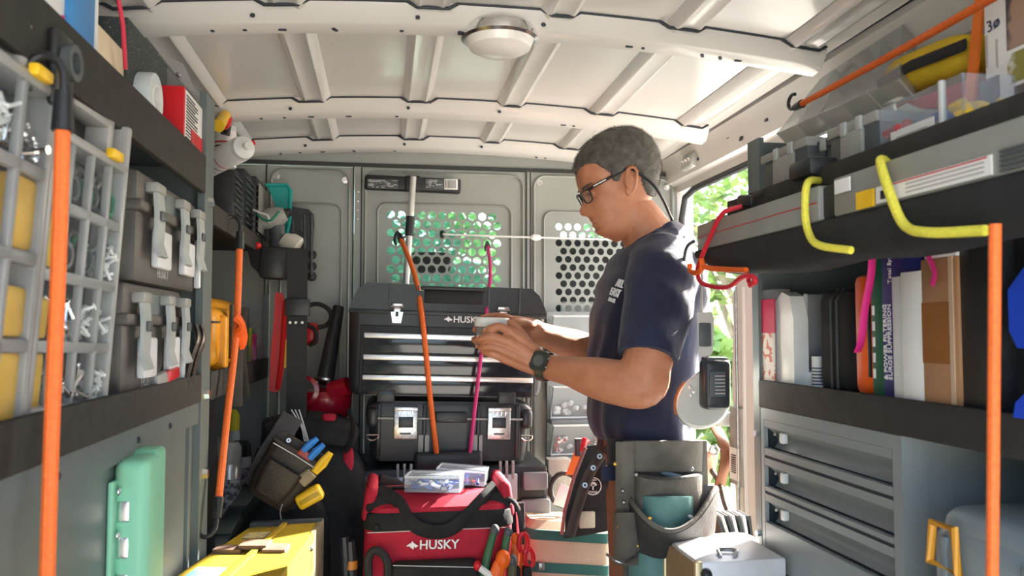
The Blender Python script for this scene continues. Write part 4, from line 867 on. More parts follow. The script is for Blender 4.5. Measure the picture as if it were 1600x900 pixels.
for s_ in (-1, 1):
    obj('end_cheek', MB().rbox((bc+s_*bw*.455, 2.07, zt+.055), (.03, .19, .09), .014, rot(0, -8*s_), 3), RNYLON, t)
    obj('mesh_pocket', MB().rbox((bc+s_*bw*.40, 1.985, zt+.055), (.06, .02, .04), .008, rot(-35)), NYLON, t)
# carry handles: a drooping front loop
hp = [(bc-bw*.40, 2.0, zt+.085), (bc-bw*.27, 1.965, zt+.06), (bc-bw*.20, 1.944, zt+.02), (bc-bw*.09, 1.937, zt-.003), (bc+bw*.05, 1.937, zt-.003), (bc+bw*.15, 1.944, zt+.02), (bc+bw*.28, 1.965, zt+.06), (bc+bw*.38, 2.0, zt+.085)]
obj('carry_handle', MB().tube(smooth(hp, 6), .017, 8, flat=(.3, 1), up=(0, -1, 0)), NYLON, t)
obj('carry_handle', MB().tube(smooth([(x, 4.135-y, z) for x, y, z in hp], 6), .017, 8, flat=(.3, 1), up=(0, -1, 0)), NYLON, t)
pk = obj('front_pocket', MB().rbox((PY(680, 880, 1.93).x, 1.928, .62), (PY(746, 880, 1.93).x-PY(612, 880, 1.93).x, .05, .15), .014, None, 3), NYLON, t)
obj('stitching', MB().tube([(PY(614, 884, 1.9).x, 1.902, PY(614, 884, 1.9).z), (PY(744, 887, 1.9).x, 1.902, PY(744, 887, 1.9).z)], .001, 6), LGREY, pk)
HUSKY(FB(PY(681, 851, 1.945).x, 1.9415, PY(681, 851, 1.945).z, -1), .030, WPRINT, t)
obj('pull_tab', MB().rbox((PY(588, 826, 1.94).x, 1.942, PY(588, 826, 1.94).z), (.012, .004, .016), .001), NYLON, t)
obj('side_loop', MB().tube(smooth([PY(576, 905, 1.92), PY(576, 872, 1.92), PY(586, 860, 1.92), PY(598, 866, 1.92), PY(606, 880, 1.92), PY(606, 905, 1.92)], 5), .010, 8), RUBBER, t)
for i in range(5): obj('tool_loop', MB().rbox((PY(752+i*18, 893, 1.925).x, 1.93, PY(752, 905, 1.925).z), (.022, .03, .05), .006), NYLON, t)
# clear trays on the bag
CASE = mat('clear smoky lid', (.75, .80, .86), .12, var=.05, clear=.86, spec=.7)
def tray(label, M, w, d, h, fills):
    t = thing('clear_tray', label, 'plastic box', M=M, world=False, group='clear plastic boxes on the red tool bag')
    th = .002; mb = MB().bx(-w/2, w/2, -d/2, d/2, 0, th)
    for x in (-1, 1): mb.bx(x*w/2-th/2, x*w/2+th/2, -d/2, d/2, 0, h)
    for y in (-1, 1): mb.bx(-w/2, w/2, y*d/2-th/2, y*d/2+th/2, 0, h)
    obj('box', mb, CASE, t); obj('lid', MB().rbox((0, 0, h+.003), (w*1.03, d*1.03, .006), .002), CASE, t)
    obj('rim', MB().tube([(-w/2, -d/2, h), (w/2, -d/2, h), (w/2, d/2, h), (-w/2, d/2, h)], .003, 6, closed=True), mat('clear rim', (.75, .78, .8), .2, clear=.3), t)
    rnd = random.Random(len(label)); m = MB(); m2 = MB()
    for i in range(46):
        p = Vector((rnd.uniform(-.42, .42)*w, rnd.uniform(-.4, .4)*d, .006+rnd.random()*h*.45)); a = Vector((rnd.gauss(0, 1), rnd.gauss(0, 1), rnd.gauss(0, .4))).normalized()*.012
        (m if i % 3 else m2).cyl(p-a, p+a, .0045, .003, 7)
    o = obj('wire_connectors', m, fills[0], t); o['kind'] = 'stuff'; o = obj('small_fittings', m2, fills[1], t); o['kind'] = 'stuff'
tray('clear plastic tray of blue bits in front on the red tool bag', Matrix.Translation((PY(680, 775, 2.0).x, 2.02, zt+.078)) @ rot(0, 0, -14), .135, .075, .036, (BLUEP, SMALL))
tray('clear plastic box of blue and red connectors behind on the red tool bag', Matrix.Translation((PY(722, 755, 2.10).x, 2.10, zt+.080)) @ rot(0, 4, -14), .125, .075, .034, (BLUEP, REDP))
# hand tools in the bag's pockets
GG = mat('green grip', (.03, .13, .06), .5); OG = mat('orange grip', (.85, .13, .01), .45)
G2 = 'hand tools in the red bag pockets'
def handtool(name, label, cat, pts, rs, m, Y, tip=None, n=10, flat=None):
    P_ = [PY(u, v, Y) for u, v in pts]; t = thing(name, label, cat, P_[-1], group=G2)
    obj('handle', MB().tube(smooth(P_, 5), [rs[0]+(rs[1]-rs[0])*i/(5*(len(P_)-1)) for i in range(5*(len(P_)-1)+1)], n, flat=flat), m, t)
    if tip: obj('cap', MB().ell(P_[0], (rs[0]*1.2, rs[0]*1.2, rs[0]*1.5)), tip, t)
    return t
handtool('pliers', 'green handle leaning left of the tools in the red bag', 'pliers', ((773, 828), (765, 855), (758, 885), (756, 915)), (.009, .011), GG, 1.915, DGREY)
handtool('pliers', 'green handle standing among the tools in the red bag', 'pliers', ((794, 832), (790, 850), (786, 880), (784, 915)), (.009, .010), GG, 1.92, DGREY)
handtool('cutter', 'flat orange handle standing tallest in the red bag', 'cutter', ((806, 842), (805, 862), (803, 890), (800, 920)), (.010, .012), OG, 1.95, OG, flat=(1, .5))
handtool('cutter', 'narrow orange handle right behind the flat orange one', 'cutter', ((812, 848), (813, 870), (810, 900)), (.008, .010), OG, 1.96, OG, flat=(1, .5))
handtool('utility_knife', 'broad orange knife handle lowest at the front of the red bag', 'knife', ((786, 874), (778, 890), (772, 920)), (.015, .018), OG, 1.90, OG, flat=(1, .6))
handtool('screwdriver', 'red handled screwdriver beside the orange knife handle', 'screwdriver', ((789, 868), (788, 885), (786, 920)), (.008, .010), RED, 1.91, RED)
handtool('screwdriver', 'dark olive screwdriver handle in the red bag', 'screwdriver', ((800, 876), (800, 892), (798, 920)), (.011, .013), mat('olive grip', (.06, .065, .03), .5), 1.905, DGREY)
t = thing('scissors', 'red-handled snips at the right end of the red bag', 'snips', PY(820, 900, 1.93), group=G2)
for (u, v) in ((818, 848), (827, 872)): obj('handle', MB().tube([PY(u+7*math.cos(k*.7), v+15*math.sin(k*.7), 1.93) for k in range(9)], .006, 8, closed=True), RED, t)
obj('blade', MB().tube([PY(822, 885, 1.93), PY(824, 920, 1.93)], .008, 6, flat=(1, .3)), STEEL, t)
handtool('wrench', 'white-ended pliers lying low in the red bag pocket', 'pliers', ((746, 884), (756, 892), (768, 900)), (.008, .008), PAPER, 1.90, RED)
for k, (u, v0, m, lb) in enumerate(((547, 845, mat('amber driver', (.55, .20, .02), .3), 'amber screwdriver handle left of the red bag'), (538, 838, BLACK, 'black screwdriver handle left of the red bag'))):
    P_ = [PY(u, v0, 1.97), PY(u+2, v0+30, 1.97), PY(u+3, v0+70, 1.97)]
    t = thing('screwdriver', lb, 'screwdriver', P_[2], group='screwdrivers left of the red bag'); obj('handle', MB().tube(P_, [.012, .014, .011], 10), BLACK, t); obj('collar', MB().cyl(P_[1], P_[1]+Vector((0, 0, -.02)), .0145, .0145), m, t)
solo('black_cable', MB().tube(smooth([PY(775, 775, 2.0), PY(800, 782, 1.97), PY(811, 800, 1.96), PY(815, 830, 1.95), PY(816, 850, 1.95)], 6), .006, 8), RUBBER, 'black cable curving over the right end of the red bag', 'cable')
t = thing('screwdriver', 'screwdriver with pale shaft standing behind the red bag', 'screwdriver', PY(812, 840, 2.1)); obj('handle', MB().cyl(PY(813, 785, 2.1), PY(815, 825, 2.1), .012, .010), BLACK, t); obj('shaft', MB().cyl(PY(809, 800, 2.08), PY(811, 840, 2.08), .005, .005), PAPER, t)
# ---- canvas bag
CANV = mat('tan canvas', (.40, .32, .22), .9, var=.1, bump=.3, bs=400); TEALC = mat('green canvas trim', (.02, .10, .085), .85)
t = thing('canvas_bag', 'tan canvas bag with dark green bands beside the red tool bag', 'canvas bag', (.46, 2.2, .38))
cx0, cx1 = PY(824, 850, 2.12).x, PY(955, 850, 2.12).x; cc = (cx0+cx1)/2; cw = cx1-cx0
def cring(z, sx, sy): return [(cc+x, 2.20+y, z-.10*x) for x, y in rrect(cw*sx, .17*sy, .03, 4)]
zc = PY(890, 830, 2.12).z
obj('body', MB().loft([cring(.40, .98, .95), cring(.55, 1.02, 1.0), cring(zc, 1.0, .95), cring(zc+.02, .9, .7)]), CANV, t)
for dz in (.0, -.085): obj('band', MB().loft([cring(zc+dz-.026, 1.025, 1.025), cring(zc+dz, 1.025, 1.02)]), TEALC, t)
obj('buckle', MB().rbox((PY(846, 885, 2.1).x, 2.10, PY(846, 885, 2.1).z), (.016, .006, .02), .002), STEEL, t)
# ---- black open tote with round mark
t = thing('tool_tote', 'black tool tote with round white emblem standing on the canvas bag', 'tote', PY(930, 800, 2.06))
obj('panel', MB().loft([[PY(u, v, y) for u, v in ((913, 698), (945, 693), (968, 735), (965, 780), (950, 830), (905, 838), (882, 842), (884, 800), (900, 740))] for y in (2.065, 2.11)]), NYLON, t)
obj('piping', MB().tube([PY(u, v, 2.06) for u, v in ((878, 835), (882, 800), (897, 745), (915, 699))], .005, 8), mat('grey red piping', (.25, .10, .09), .6), t)
e = PY(927, 760, 2.06); Me = FB(e.x, 2.0635, e.z) @ Matrix.Scale(.8, 4)
em = obj('emblem', MB().lathe([(.0262, 0), (.029, 0), (.029, .0008), (.0262, .0008)], Me, 32), WPRINT, t)
obj('lettering', text('KLEIN', .009, Me @ Matrix.Translation((0, .0195, 0)), .0005, True), WPRINT, em); obj('lettering', text('TOOLS', .009, Me @ Matrix.Translation((0, -.0195, 0)), .0005, True), WPRINT, em)
fig = MB()
for k in range(9):
    a = math.radians(20+k*17.5); fig.prism([(-.0012, 0), (.0012, 0), (.0018, .013), (-.0018, .013)], .0006, Me @ Matrix.Rotation(a-math.pi/2, 4, 'Z') @ Matrix.Translation((0, .001, 0)))
fig.prism([(-.002, -.012), (.002, -.012), (.0015, .004), (-.0015, .004)], .0006, Me)
obj('emblem_figure', fig, WPRINT, em)
lt = obj('leather_strap', MB().tube(smooth([PY(942, 705, 2.03), PY(921, 741, 2.035), PY(905, 785, 2.04), PY(890, 838, 2.045)], 6), .014, 8, flat=(.18, 1), up=(0, 1, 0)), LEATHER, t)
for u, v in ((937, 713), (927, 731), (914, 758)): obj('eyelet', MB().lathe([(.003, 0), (.007, 0), (.007, .003), (.003, .003)], along(PY(u, v, 2.026), PY(u, v, 2.01)), 14), STEEL, lt)
solo('paint_brush', MB().rbox(PY(917, 812, 2.05), (.042, .012, .042), .003), mat('pale bristles', (.62, .60, .45), .9, bump=.8, bs=200, vec=(6, 1, .3)), 'pale bristled brush in front of the black tote', 'brush')
t = thing('orange_saw', 'orange plastic handle standing behind the black tote', 'hand saw', PY(890, 745, 2.2)); obj('blade', MB().loft([[PY(u, v, y) for u, v in ((884, 742), (900, 742), (916, 700), (903, 690))] for y in (2.19, 2.20)]), mat('orange plate', (.80, .16, .02), .5), t)
obj('handle', MB().tube([PY(904, 685, 2.18), PY(905, 712, 2.18)], .012, 8), DGREY, t)
t = thing('screwdriver', 'red screwdriver standing behind the black tote', 'screwdriver', PY(912, 700, 2.16)); obj('handle', MB().cyl(PY(914, 684, 2.16), PY(910, 706, 2.16), .007, .007), RED, t)
t = thing('chisel', 'red-striped grey tool handle between the tote and the man', 'chisel', PY(950, 770, 2.03)); obj('handle', MB().cyl(PY(946, 730, 2.05), PY(962, 760, 2.05), .009, .008), RED, t); obj('stripe', MB().cyl(PY(949, 727, 2.043), PY(964, 755, 2.043), .004, .004), LGREY, t)
t = thing('cable_coil', 'coil of black cable and white tag beside the tote', 'cable', PY(865, 800, 2.2))
obj('coil', MB().tube([PY(882+22*math.cos(k*.35), 765+26*math.sin(k*.35), 2.22) for k in range(18)], .007, 8, closed=True), RUBBER, t); obj('tag', MB().rbox(PY(880, 775, 2.2), (.04, .003, .06), .002, rot(0, 20)), PAPER, t)
solo('pale_block', MB().rbox(PY(872, 745, 2.32), (.07, .05, .11), .006), mat('grey bristle', (.34, .34, .30), .9, bump=.6, bs=200, vec=(6, 1, .3)), 'pale grey block behind the cable coil', 'block')
# ================================================================ right shelving, cabinet and what is on them
XR = .75
s = thing('shelf_rack', 'right grey steel rack with a dark-edged shelf above the drawer cabinet', 'shelving', (.88, 1.0, 0))
obj('back_panel', MB().bx(1.022, 1.028, .25, 1.545, 0, 1.60), GREY, s)
ep = obj('end_panel', MB().bx(XR+.002, 1.02, 1.545, 1.552, 0, 1.625).bx(XR, XR+.010, 1.525, 1.552, 0, 1.40), GREY, s)
obj('end_flange', MB().bx(.745, .755, 1.50, 1.552, 1.39, 1.628).bx(.745, .838, 1.538, 1.545, 1.40, 1.628), GREY, s)
for z in (1.03, .83): obj('bolt', MB().cyl((XR, 1.537, z), (XR-.006, 1.537, z), .007, .006, 8), CHROME, ep)
sh = obj('shelf_board', MB().bx(XR+.004, 1.022, .25, 1.545, 1.118, 1.132), GREY, s)
obj('shelf_lip', MB().rbx(XR-.004, XR+.008, .25, 1.522, 1.085, 1.139, .002), LIP, sh)
sh2 = obj('shelf_board', MB().bx(.66, 1.022, .25, 1.545, 1.452, 1.464), GREY, s)
obj('shelf_lip', MB().rbx(.652, .664, .25, 1.45, 1.452, 1.487, .002), LIP, sh2)
# drawer cabinet
CB = mat('grey cabinet enamel', (.24, .265, .265), .36, var=.04, vs=4)
y0, y1 = 1.076, 1.520
t = thing('drawer_cabinet', 'grey steel drawer cabinet under the right shelf', 'cabinet', (.88, 1.3, 0))
obj('carcass', MB().bx(XR+.04, 1.02, y0+.004, y1, 0, 1.084).bx(XR+.008, XR+.04, y0, y0+.02, 0, 1.084), CB, t)
obj('face_frame', MB().bx(XR-.001, XR+.008, y0, y0+.022, .2, 1.084).bx(XR-.001, XR+.008, y1-.012, y1, .2, 1.084).bx(XR-.001, XR+.008, y0+.022, y1-.012, 1.062, 1.084), CB, t)
zs = [PX(1191, v, XR).z for v in (652, 711, 766, 876)]+[.55]
for i in range(4):
    zt_, zb_ = zs[i]-.003, zs[i+1]+.003
    d = obj('drawer', MB().bx(XR-.001, XR+.010, y0+.024, y1-.014, zb_, zt_-.056).bx(XR-.001, XR+.010, y0+.024, y1-.014, zt_-.014, zt_), CB, t)
    # recessed pull under a folded lip
    obj('recess', MB().sheet(lambda a, b: (XR+.002+.026*math.sin(math.pi*b*.75), y0+.024+(y1-y0-.038)*a, zt_-.014-.042*b), 1, 8, .002), CB, d)
    obj('catch', MB().rbox((XR+.008, y1-.075, zt_-.030), (.012, .014, .020), .003), LGREY, d)
    obj('catch', MB().rbox((XR+.008, y1-.045, zt_-.026), (.008, .006, .006), .002), STEEL, d)
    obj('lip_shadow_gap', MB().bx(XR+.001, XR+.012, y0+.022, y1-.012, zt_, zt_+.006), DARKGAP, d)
# grey case with amber latch under the shelf
t = thing('grey_case', 'grey rounded case with amber latch on the floor at the right', 'case', (.9, .93, .5))
p0 = PY(1450, 790, .98)
GC = mat('blue grey case plastic', (.21, .26, .28), .35, var=.06)
obj('shell', MB().rbx(.715, 1.0, .80, .985, .50, p0.z-.012, .035, 4), GC, t); obj('lid', MB().rbx(.725, .99, .79, .975, p0.z-.05, p0.z+.006, .03, 4), GC, t)
obj('corner_rib', MB().rbx(.712, .728, .80, .82, .52, p0.z-.03, .006).rbx(.712, .728, .94, .955, .52, p0.z-.03, .006), GC, t)
la, lb_, lc, ld = LR(1466, 1502, 822, 890, .712)
obj('latch', MB().tube([(.707, la, lc), (.703, lb_+.004, lc+.004), (.705, lb_, ld), (.707, la+.006, ld)], .006, 8, closed=True), mat('amber latch', (.72, .33, .03), .45), t)
struct('platform', MB().bx(.70, 1.03, .25, 1.07, 0, .50), GREY, s)
# dark bulk behind the bungee under the shelf
t = thing('black_bin', 'black bin hanging behind the right bungee under the shelf', 'bin', (.9, .72, .95))
obj('body', MB().rbx(.84, 1.01, .55, .90, .98, 1.115, .02), BLACK, t); obj('knob', MB().ell((.80, .80, .93), (.05, .06, .06)), RUBBER, t); obj('strap', MB().rbx(.83, .845, .86, .91, .90, 1.1, .004), LEATHER, t)
# ---- long case strapped above
GB = mat('grey beam housing', (.27, .275, .255), .4, var=.1, vs=12)
FAB = mat('black padded cover', (.016, .018, .02), .75, var=.3, vs=20, bump=.25, bs=60)
t = thing('long_tool_case', 'long grey and black tool case strapped along the upper right shelf', 'case', (.69, 1.0, 1.333))
cov = []
for i in range(21):
    y = .42+i*(1.53-.42)/20; e = max(0, (y-1.25)/.28); zb_ = 1.333+.045*e*e+.004*math.sin(i*1.3)
    cov.append([(.64+.08*math.cos(a)*(1 if math.cos(a) > 0 else .28), y, (1.402+zb_)/2+(1.402-zb_)/2*math.copysign(abs(math.sin(a))**.6, math.sin(a))) for a in [2*math.pi*k/16 for k in range(16)]])
obj('padded_cover', MB().loft(cov), FAB, t)
f1 = obj('beam', MB().rbx(.622, .70, 1.07, 1.528, 1.398, 1.450, .004), GB, t); obj('beam', MB().rbx(.624, .70, .42, 1.035, 1.398, 1.453, .004), GB, t)
obj('red_line', MB().bx(.6212, .6225, 1.075, 1.525, 1.424, 1.4255), RED, f1); obj('joint_block', MB().rbx(.63, .69, 1.03, 1.075, 1.40, 1.448, .004), BLACK, t)
y_ = sorted((PX(1305, 300, .62).y, PX(1328, 300, .62).y)); obj('white_sticker', MB().bx(.619, .6215, y_[0], y_[1], 1.428, 1.447), PAPER, t)
y_ = sorted((PX(1337, 305, .62).y, PX(1363, 305, .62).y)); obj('yellow_sticker', MB().bx(.620, .6235, y_[0], y_[1], 1.399, 1.422), YELLOW, t)
y_ = sorted((PX(1366, 290, .62).y, PX(1546, 245, .62).y)); lb = obj('warning_label', MB().bx(.6218, .6238, y_[0], y_[1], 1.401, 1.422), PAPER, t)
for i in range(3): obj('print_line', MB().bx(.6212, .6219, y_[0]+.01, y_[1]-.06, 1.405+i*.005, 1.4065+i*.005), mat('grey print', (.4, .36, .34), .6), lb)
obj('red_line', MB().bx(.6212, .6219, y_[0]+.005, y_[1]-.03, 1.4195, 1.421), RED, lb); obj('warning_mark', MB().bx(.6212, .6219, y_[1]-.03, y_[1]-.01, 1.405, 1.416), INK, lb)
for i in range(5): obj('vent_rib', MB().bx(.621, .6242, .60, y_[0]-.012, 1.401+i*.005, 1.4035+i*.005), DGREY, t)
t2 = obj('handle_mount', MB().rbox(PX(1270, 265, .66), (.05, .07, .03), .008), BLACK, t)
# hooks and bungees around it
YB_ = mat('yellow bungee sleeve', (.80, .74, .08), .5, var=.12, vs=200, bump=.3, bs=600)
REDB = mat('red coated hook', (.62, .02, .04), .4)
def hookcord(name, label, pts, r, m, group=None):
    t = thing(name, label, 'bungee cord', min(pts, key=lambda p: p[2]), group=group); obj('cord', MB().tube(smooth(pts, 8), r, 10), m, t); return t
hookcord('bungee_cord', 'yellow bungee looped round the long case, farther one', [PX(1284, 282, .66), PX(1262, 286, .612), PX(1258, 330, .606), PX(1264, 365, .604), PX(1280, 383, .60), PX(1330, 391, .612)], .0055, YB_, 'yellow bungee loops round the long case')
hookcord('bungee_cord', 'yellow bungee looped round the long case, nearer one', [PX(1398, 265, .65), PX(1376, 250, .618), PX(1388, 295, .606), PX(1412, 350, .602), PX(1450, 363, .60), PX(1540, 360, .612)], .006, YB_, 'yellow bungee loops round the long case')
t = thing('utility_hook', 'red coated wire hook clamped round the end of the long case', 'hook', PX(1140, 450, .60))
obj('hook_wire', MB().tube(smooth([PX(1160, 322, .64), PX(1130, 333, .612), PX(1112, 365, .606), PX(1094, 408, .605), PX(1090, 425, .605), PX(1098, 443, .605), PX(1135, 449, .605), PX(1160, 433, .605), PX(1176, 432, .61), PX(1180, 440, .61), PX(1172, 446, .61)], 8), .0045, 10), REDB, t)
obj('eye', MB().tube([PX(1174+5*math.cos(k*.7), 437+6*math.sin(k*.7), .612) for k in range(9)], .004, 8, closed=True), REDB, t)
t = thing('orange_hook', 'orange plastic double hook under the end of the long case', 'hook', PX(1100, 415, .60))
obj('hook', MB().tube(smooth([PX(1078, 413, .606), PX(1080, 424, .606), PX(1090, 426, .60), PX(1097, 418, .598), PX(1096, 405, .598)], 6), .0055, 10), OG, t); obj('shank', MB().tube(smooth([PX(1096, 408, .598), PX(1104, 418, .60), PX(1135, 421, .605), PX(1166, 422, .61)], 6), .005, 10), OG, t)
t = thing('black_clip', 'black plastic clip on the end of the long case', 'clip', PX(1170, 315, .66)); obj('clip', MB().rbox(PX(1172, 314, .66), (.03, .06, .022), .007, rot(10, 0, 0)), BLACK, t); obj('tab', MB().rbox(PX(1192, 304, .66), (.02, .05, .016), .005), BLACK, t)
# right orange bungees
bungee('bungee_cord', 'orange bungee cord hanging in front of the right shelf', [PX(1555, 350, .60), PX(1553, 600, .60), PX(1550, 960, .60)], .0058, ORANGE, [], 'orange bungee cords')
bungee('bungee_cord', 'orange bungee cord running up along the right wall to the roof', [PX(1246, 166, .79), PX(1395, 85, .77), PX(1545, 0, .75), PX(1600, -35, .74)], .0058, DORG, [(0, (0, 0, 1), BLACK)], 'orange bungee cords')
solo('orange_strap', MB().sheet(lambda a, b: PX(1529+14*a-22*b, -20+212*b, .80), 2, 4, .004), mat('orange webbing', (.82, .19, .02), .6, bump=.3, bs=500), 'flat orange strap hanging in front of the white carton', 'strap')
# ---- things on the upper right shelf
ZS = 1.465
def rbox_(name, label, cat, px, X, depth, m, z0, r=.003, group=None):
    a, b, c, d = LR(*px, X); t = thing(name, label, cat, (X+depth/2, (a+b)/2, z0), group=group)
    bo = obj('body', MB().rbx(X, X+depth, a, b, z0, d, r), m, t); return t, bo, (a, b, z0, d)
for px, X, lb in (((1192, 1262, 232, 292), .70, 'small dark case with grey face at the far end of the upper right shelf'), ((1258, 1306, 224, 275), .72, 'small blue-black case in the middle of three on the upper right shelf'), ((1296, 1372, 192, 252), .70, 'grey-lidded small dark case beside the clear box')):
    t, bo, q = rbox_('small_case', lb, 'case', px, X, .10, DGREY, ZS, .006, 'small cases on the upper right shelf')
    obj('face', MB().rbx(X-.006, X+.002, q[0]+.25*(q[1]-q[0]), q[0]+.7*(q[1]-q[0]), q[2]+.012, q[3]-.012, .003), MGREY if '.72' not in str(X) else mat('blue black', (.05, .06, .07), .4), bo)
    obj('lid', MB().rbx(X-.004, X+.105, q[0]-.003, q[1]+.003, q[3]-.012, q[3]+.004, .003), MGREY if X < .71 else DGREY, t)
    for k in (.3, .62): obj('latch', MB().rbox((X-.005, q[0]+k*(q[1]-q[0]), q[3]-.006), (.006, .014, .022), .002), TBL, t)
# leaning clear trays
t = thing('clear_organiser', 'clear plastic compartment tray leaning on the right wall', 'organiser', (.86, 1.25, ZS))
cpts = [PX(1232, 228, .80), PX(1428, 150, .80), PX(1432, 60, .93), PX(1300, 140, .96)]
def tr(a, b, off=0):
    p = (cpts[0]*(1-a)+cpts[1]*a)*(1-b)+(cpts[3]*(1-a)+cpts[2]*a)*b; return p+Vector((-.7, 0, .7))*off
obj('tray', MB().sheet(lambda a, b: tr(a, b), 4, 4, .003), CLEAR2, t); obj('cover', MB().sheet(lambda a, b: tr(a, b, .035), 4, 4, .002), CLEAR2, t)
for i in range(6): obj('divider', MB().sheet(lambda a, b: tr(i/5, a, .035*b), 4, 1, .002), mat('clear divider', (.62, .62, .58), .25, clear=.6), t)
for j in (0, .5, 1): obj('divider', MB().sheet(lambda a, b: tr(a, j, .035*b), 4, 1, .002), MATS['clear divider'], t)
# clear box with label
a, b, c, d = LR(1374, 1506, 150, 225, .70); d = PX(1440, 165, .70).z
t = thing('clear_box', 'clear plastic box of blue and red parts with white label, upper right', 'plastic box', (.75, (a+b)/2, ZS))
mb = MB()
for x0_, x1_, ya, yb_ in ((.70, .702, a, b), (.80, .802, a, b), (.70, .802, a, a+.002), (.70, .802, b-.002, b)): mb.bx(x0_, x1_, ya, yb_, ZS, d+.02)
mb.bx(.70, .802, a, b, ZS, ZS+.002); obj('box', mb, CASE, t); obj('corner_post', MB().rbx(.697, .705, a+.035, a+.042, ZS, d+.022, .002), LGREY, t)
ya, yb_ = sorted((PX(1394, 205, .70).y, PX(1461, 195, .70).y)); lb = obj('label', MB().bx(.6975, .6995, ya, yb_, ZS+.004, ZS+.050), PAPER, t)
for i in range(4): obj('print_line', MB().bx(.697, .6977, ya+.012, yb_-.012, ZS+.012+i*.009, ZS+.0135+i*.009), MATS['grey print'], lb)
for nm, m, y_0, y_1 in (('blue_parts', BLUEP, a+.03, a+.075), ('mixed_parts', REDP, b-.05, b-.01), ('yellow_parts', YELLOW, a+.005, a+.028)):
    mm = MB(); rnd = random.Random(len(nm))
    for k in range(26): mm.rbox((.708+rnd.random()*.07, rnd.uniform(y_0, y_1), ZS+.008+rnd.random()*.05), (.012, .016, .02), .003, rot(rnd.uniform(0, 90), rnd.uniform(0, 90)))
    o = obj(nm, mm, m, t); o['kind'] = 'stuff'
# yellow bag, red pad
MYEL = mat('mustard cloth', (.62, .42, .02), .75, var=.15, bump=.3, bs=200)
c = (PX(1412, 135, .86)+PX(1545, 85, .86))/2; L_ = (PX(1412, 135, .86)-PX(1545, 85, .86)).length
t = thing('yellow_pouch', 'mustard yellow soft pouch with black strap on the upper right shelf', 'pouch', (c.x, c.y, ZS+.09))
dirv = (PX(1412, 138, .86)-PX(1545, 92, .86)).normalized(); Rp = along((0, 0, 0), dirv, (0, 0, 1))
mbp = bagmesh((0, 0, 0), (.05, .034, L_*.56), Matrix(), 3, .03, .6); mbp.v = [Matrix.Translation(c+Vector((0, 0, .006))) @ Rp @ v for v in mbp.v]; obj('pouch', mbp, MYEL, t)
obj('strap', MB().tube([c-dirv*L_*.6+Vector((-.052, 0, .008)), c+Vector((-.056, 0, .006)), c+dirv*L_*.52+Vector((-.045, 0, .0)), c+dirv*L_*.62+Vector((0, 0, -.01))], .009, 6, flat=(1, .3)), RUBBER, t)
obj('flap', MB().sheet(lambda u, v: PX(1440-40*u, 138+8*v+22*u, .85), 4, 3, .004), mat('orange cloth', (.65, .20, .02), .7), t)
rp = [PX(1415, 160, .83), PX(1530, 118, .83), PX(1530, 160, .83), PX(1440, 170, .83)]
t = thing('red_pad', 'flat red pad under the mustard pouch', 'pad', (rp[2].x, rp[2].y, ZS)); obj('pad', MB().loft([[p+Vector((o_, 0, 0)) for p in rp] for o_ in (0, .05)]), mat('red pad foam', (.55, .03, .05), .7), t)
obj('base', MB().rbx(.82, .90, min(p.y for p in rp), max(p.y for p in rp)-.02, ZS, ZS+.06, .01), RED, t)
# white carton with pictures
ca, cb, cz0, cz1 = LR(1538, 1720, -60, 190, .775)
t = thing('printed_carton', 'white carton printed with pictures at the near end of the upper right shelf', 'carton', (.85, (ca+cb)/2, ZS))
fc = obj('carton', MB().rbx(.775, .95, ca, cb, ZS, PX(1560, -60, .775).z, .002), PAPER, t)
pic = [mat('photo print a', (.35, .22, .16), .5, col2=(.05, .05, .06), thr=(.45, .55), vs=25), mat('photo print b', (.25, .22, .05), .5, col2=(.7, .7, .7), thr=(.45, .55), vs=30), mat('photo print c', (.12, .10, .11), .5, var=.5, vs=20)]
for (u0, u1, v0, v1), m in (((1572, 1640, -20, 65), pic[0]), ((1574, 1640, 72, 120), pic[1]), ((1532, 1562, 122, 185), pic[2]), ((1585, 1602, 132, 160), pic[2])):
    y_0, y_1, z_0, z_1 = LR(u0, u1, v0, v1, .774); obj('picture', MB().bx(.7735, .7748, max(y_0, ca), y_1, z_0, z_1), m, fc)
py = PX(1552, 38, .774); obj('lettering', text('3ø', .022, FR(.7737, py.y, py.z, 8)), mat('navy print', (.03, .035, .09), .5), fc)
for k, u in enumerate((1540, 1556)):
    y_0, y_1, z_0, z_1 = LR(u, u+3, 55+k*6, 105, .774); obj('print_line', MB().bx(.7737, .7748, y_0, y_1, z_0, z_1), MATS['grey print'], fc)
# ---- things on the middle right shelf
ZM = 1.133
t, bo, q = rbox_('blister_pack', 'clear blister pack with red card at the far end of the right shelf', 'package', (1191, 1214, 452, 596), .760, .03, CLEAR2, ZM)
obj('red_card', MB().bx(.757, .7595, q[0]+.004, q[1]-.004, q[2]+.10, q[3]-.02), mat('crimson card', (.45, .01, .06), .5), bo); obj('paper_card', MB().bx(.757, .7595, q[0]+.006, q[1]-.004, q[2]+.005, q[2]+.10), mat('printed card', (.62, .56, .5), .6, col2=(.5, .15, .1), thr=(.52, .55), vs=60), bo)
a, b, c, d = LR(1212, 1240, 456, 596, .765)
t = thing('white_pouch', 'white plastic pouch with rounded top on the right shelf', 'pouch', (.82, (a+b)/2, ZM))
obj('pouch', MB().prism([(0, 0), (b-a, 0), ((b-a)*1.0, (d-ZM)*.7), ((b-a)*.8, (d-ZM)*.95), ((b-a)*.4, d-ZM), (0, (d-ZM)*.9)], .03, frame((.765, b, ZM), (0, -1, 0), (0, 0, 1), (1, 0, 0))), mat('white film', (.72, .73, .70), .3, bump=.3, bs=30), t)
a, b, c, d = LR(1238, 1264, 460, 585, .80); r_ = (b-a)/2
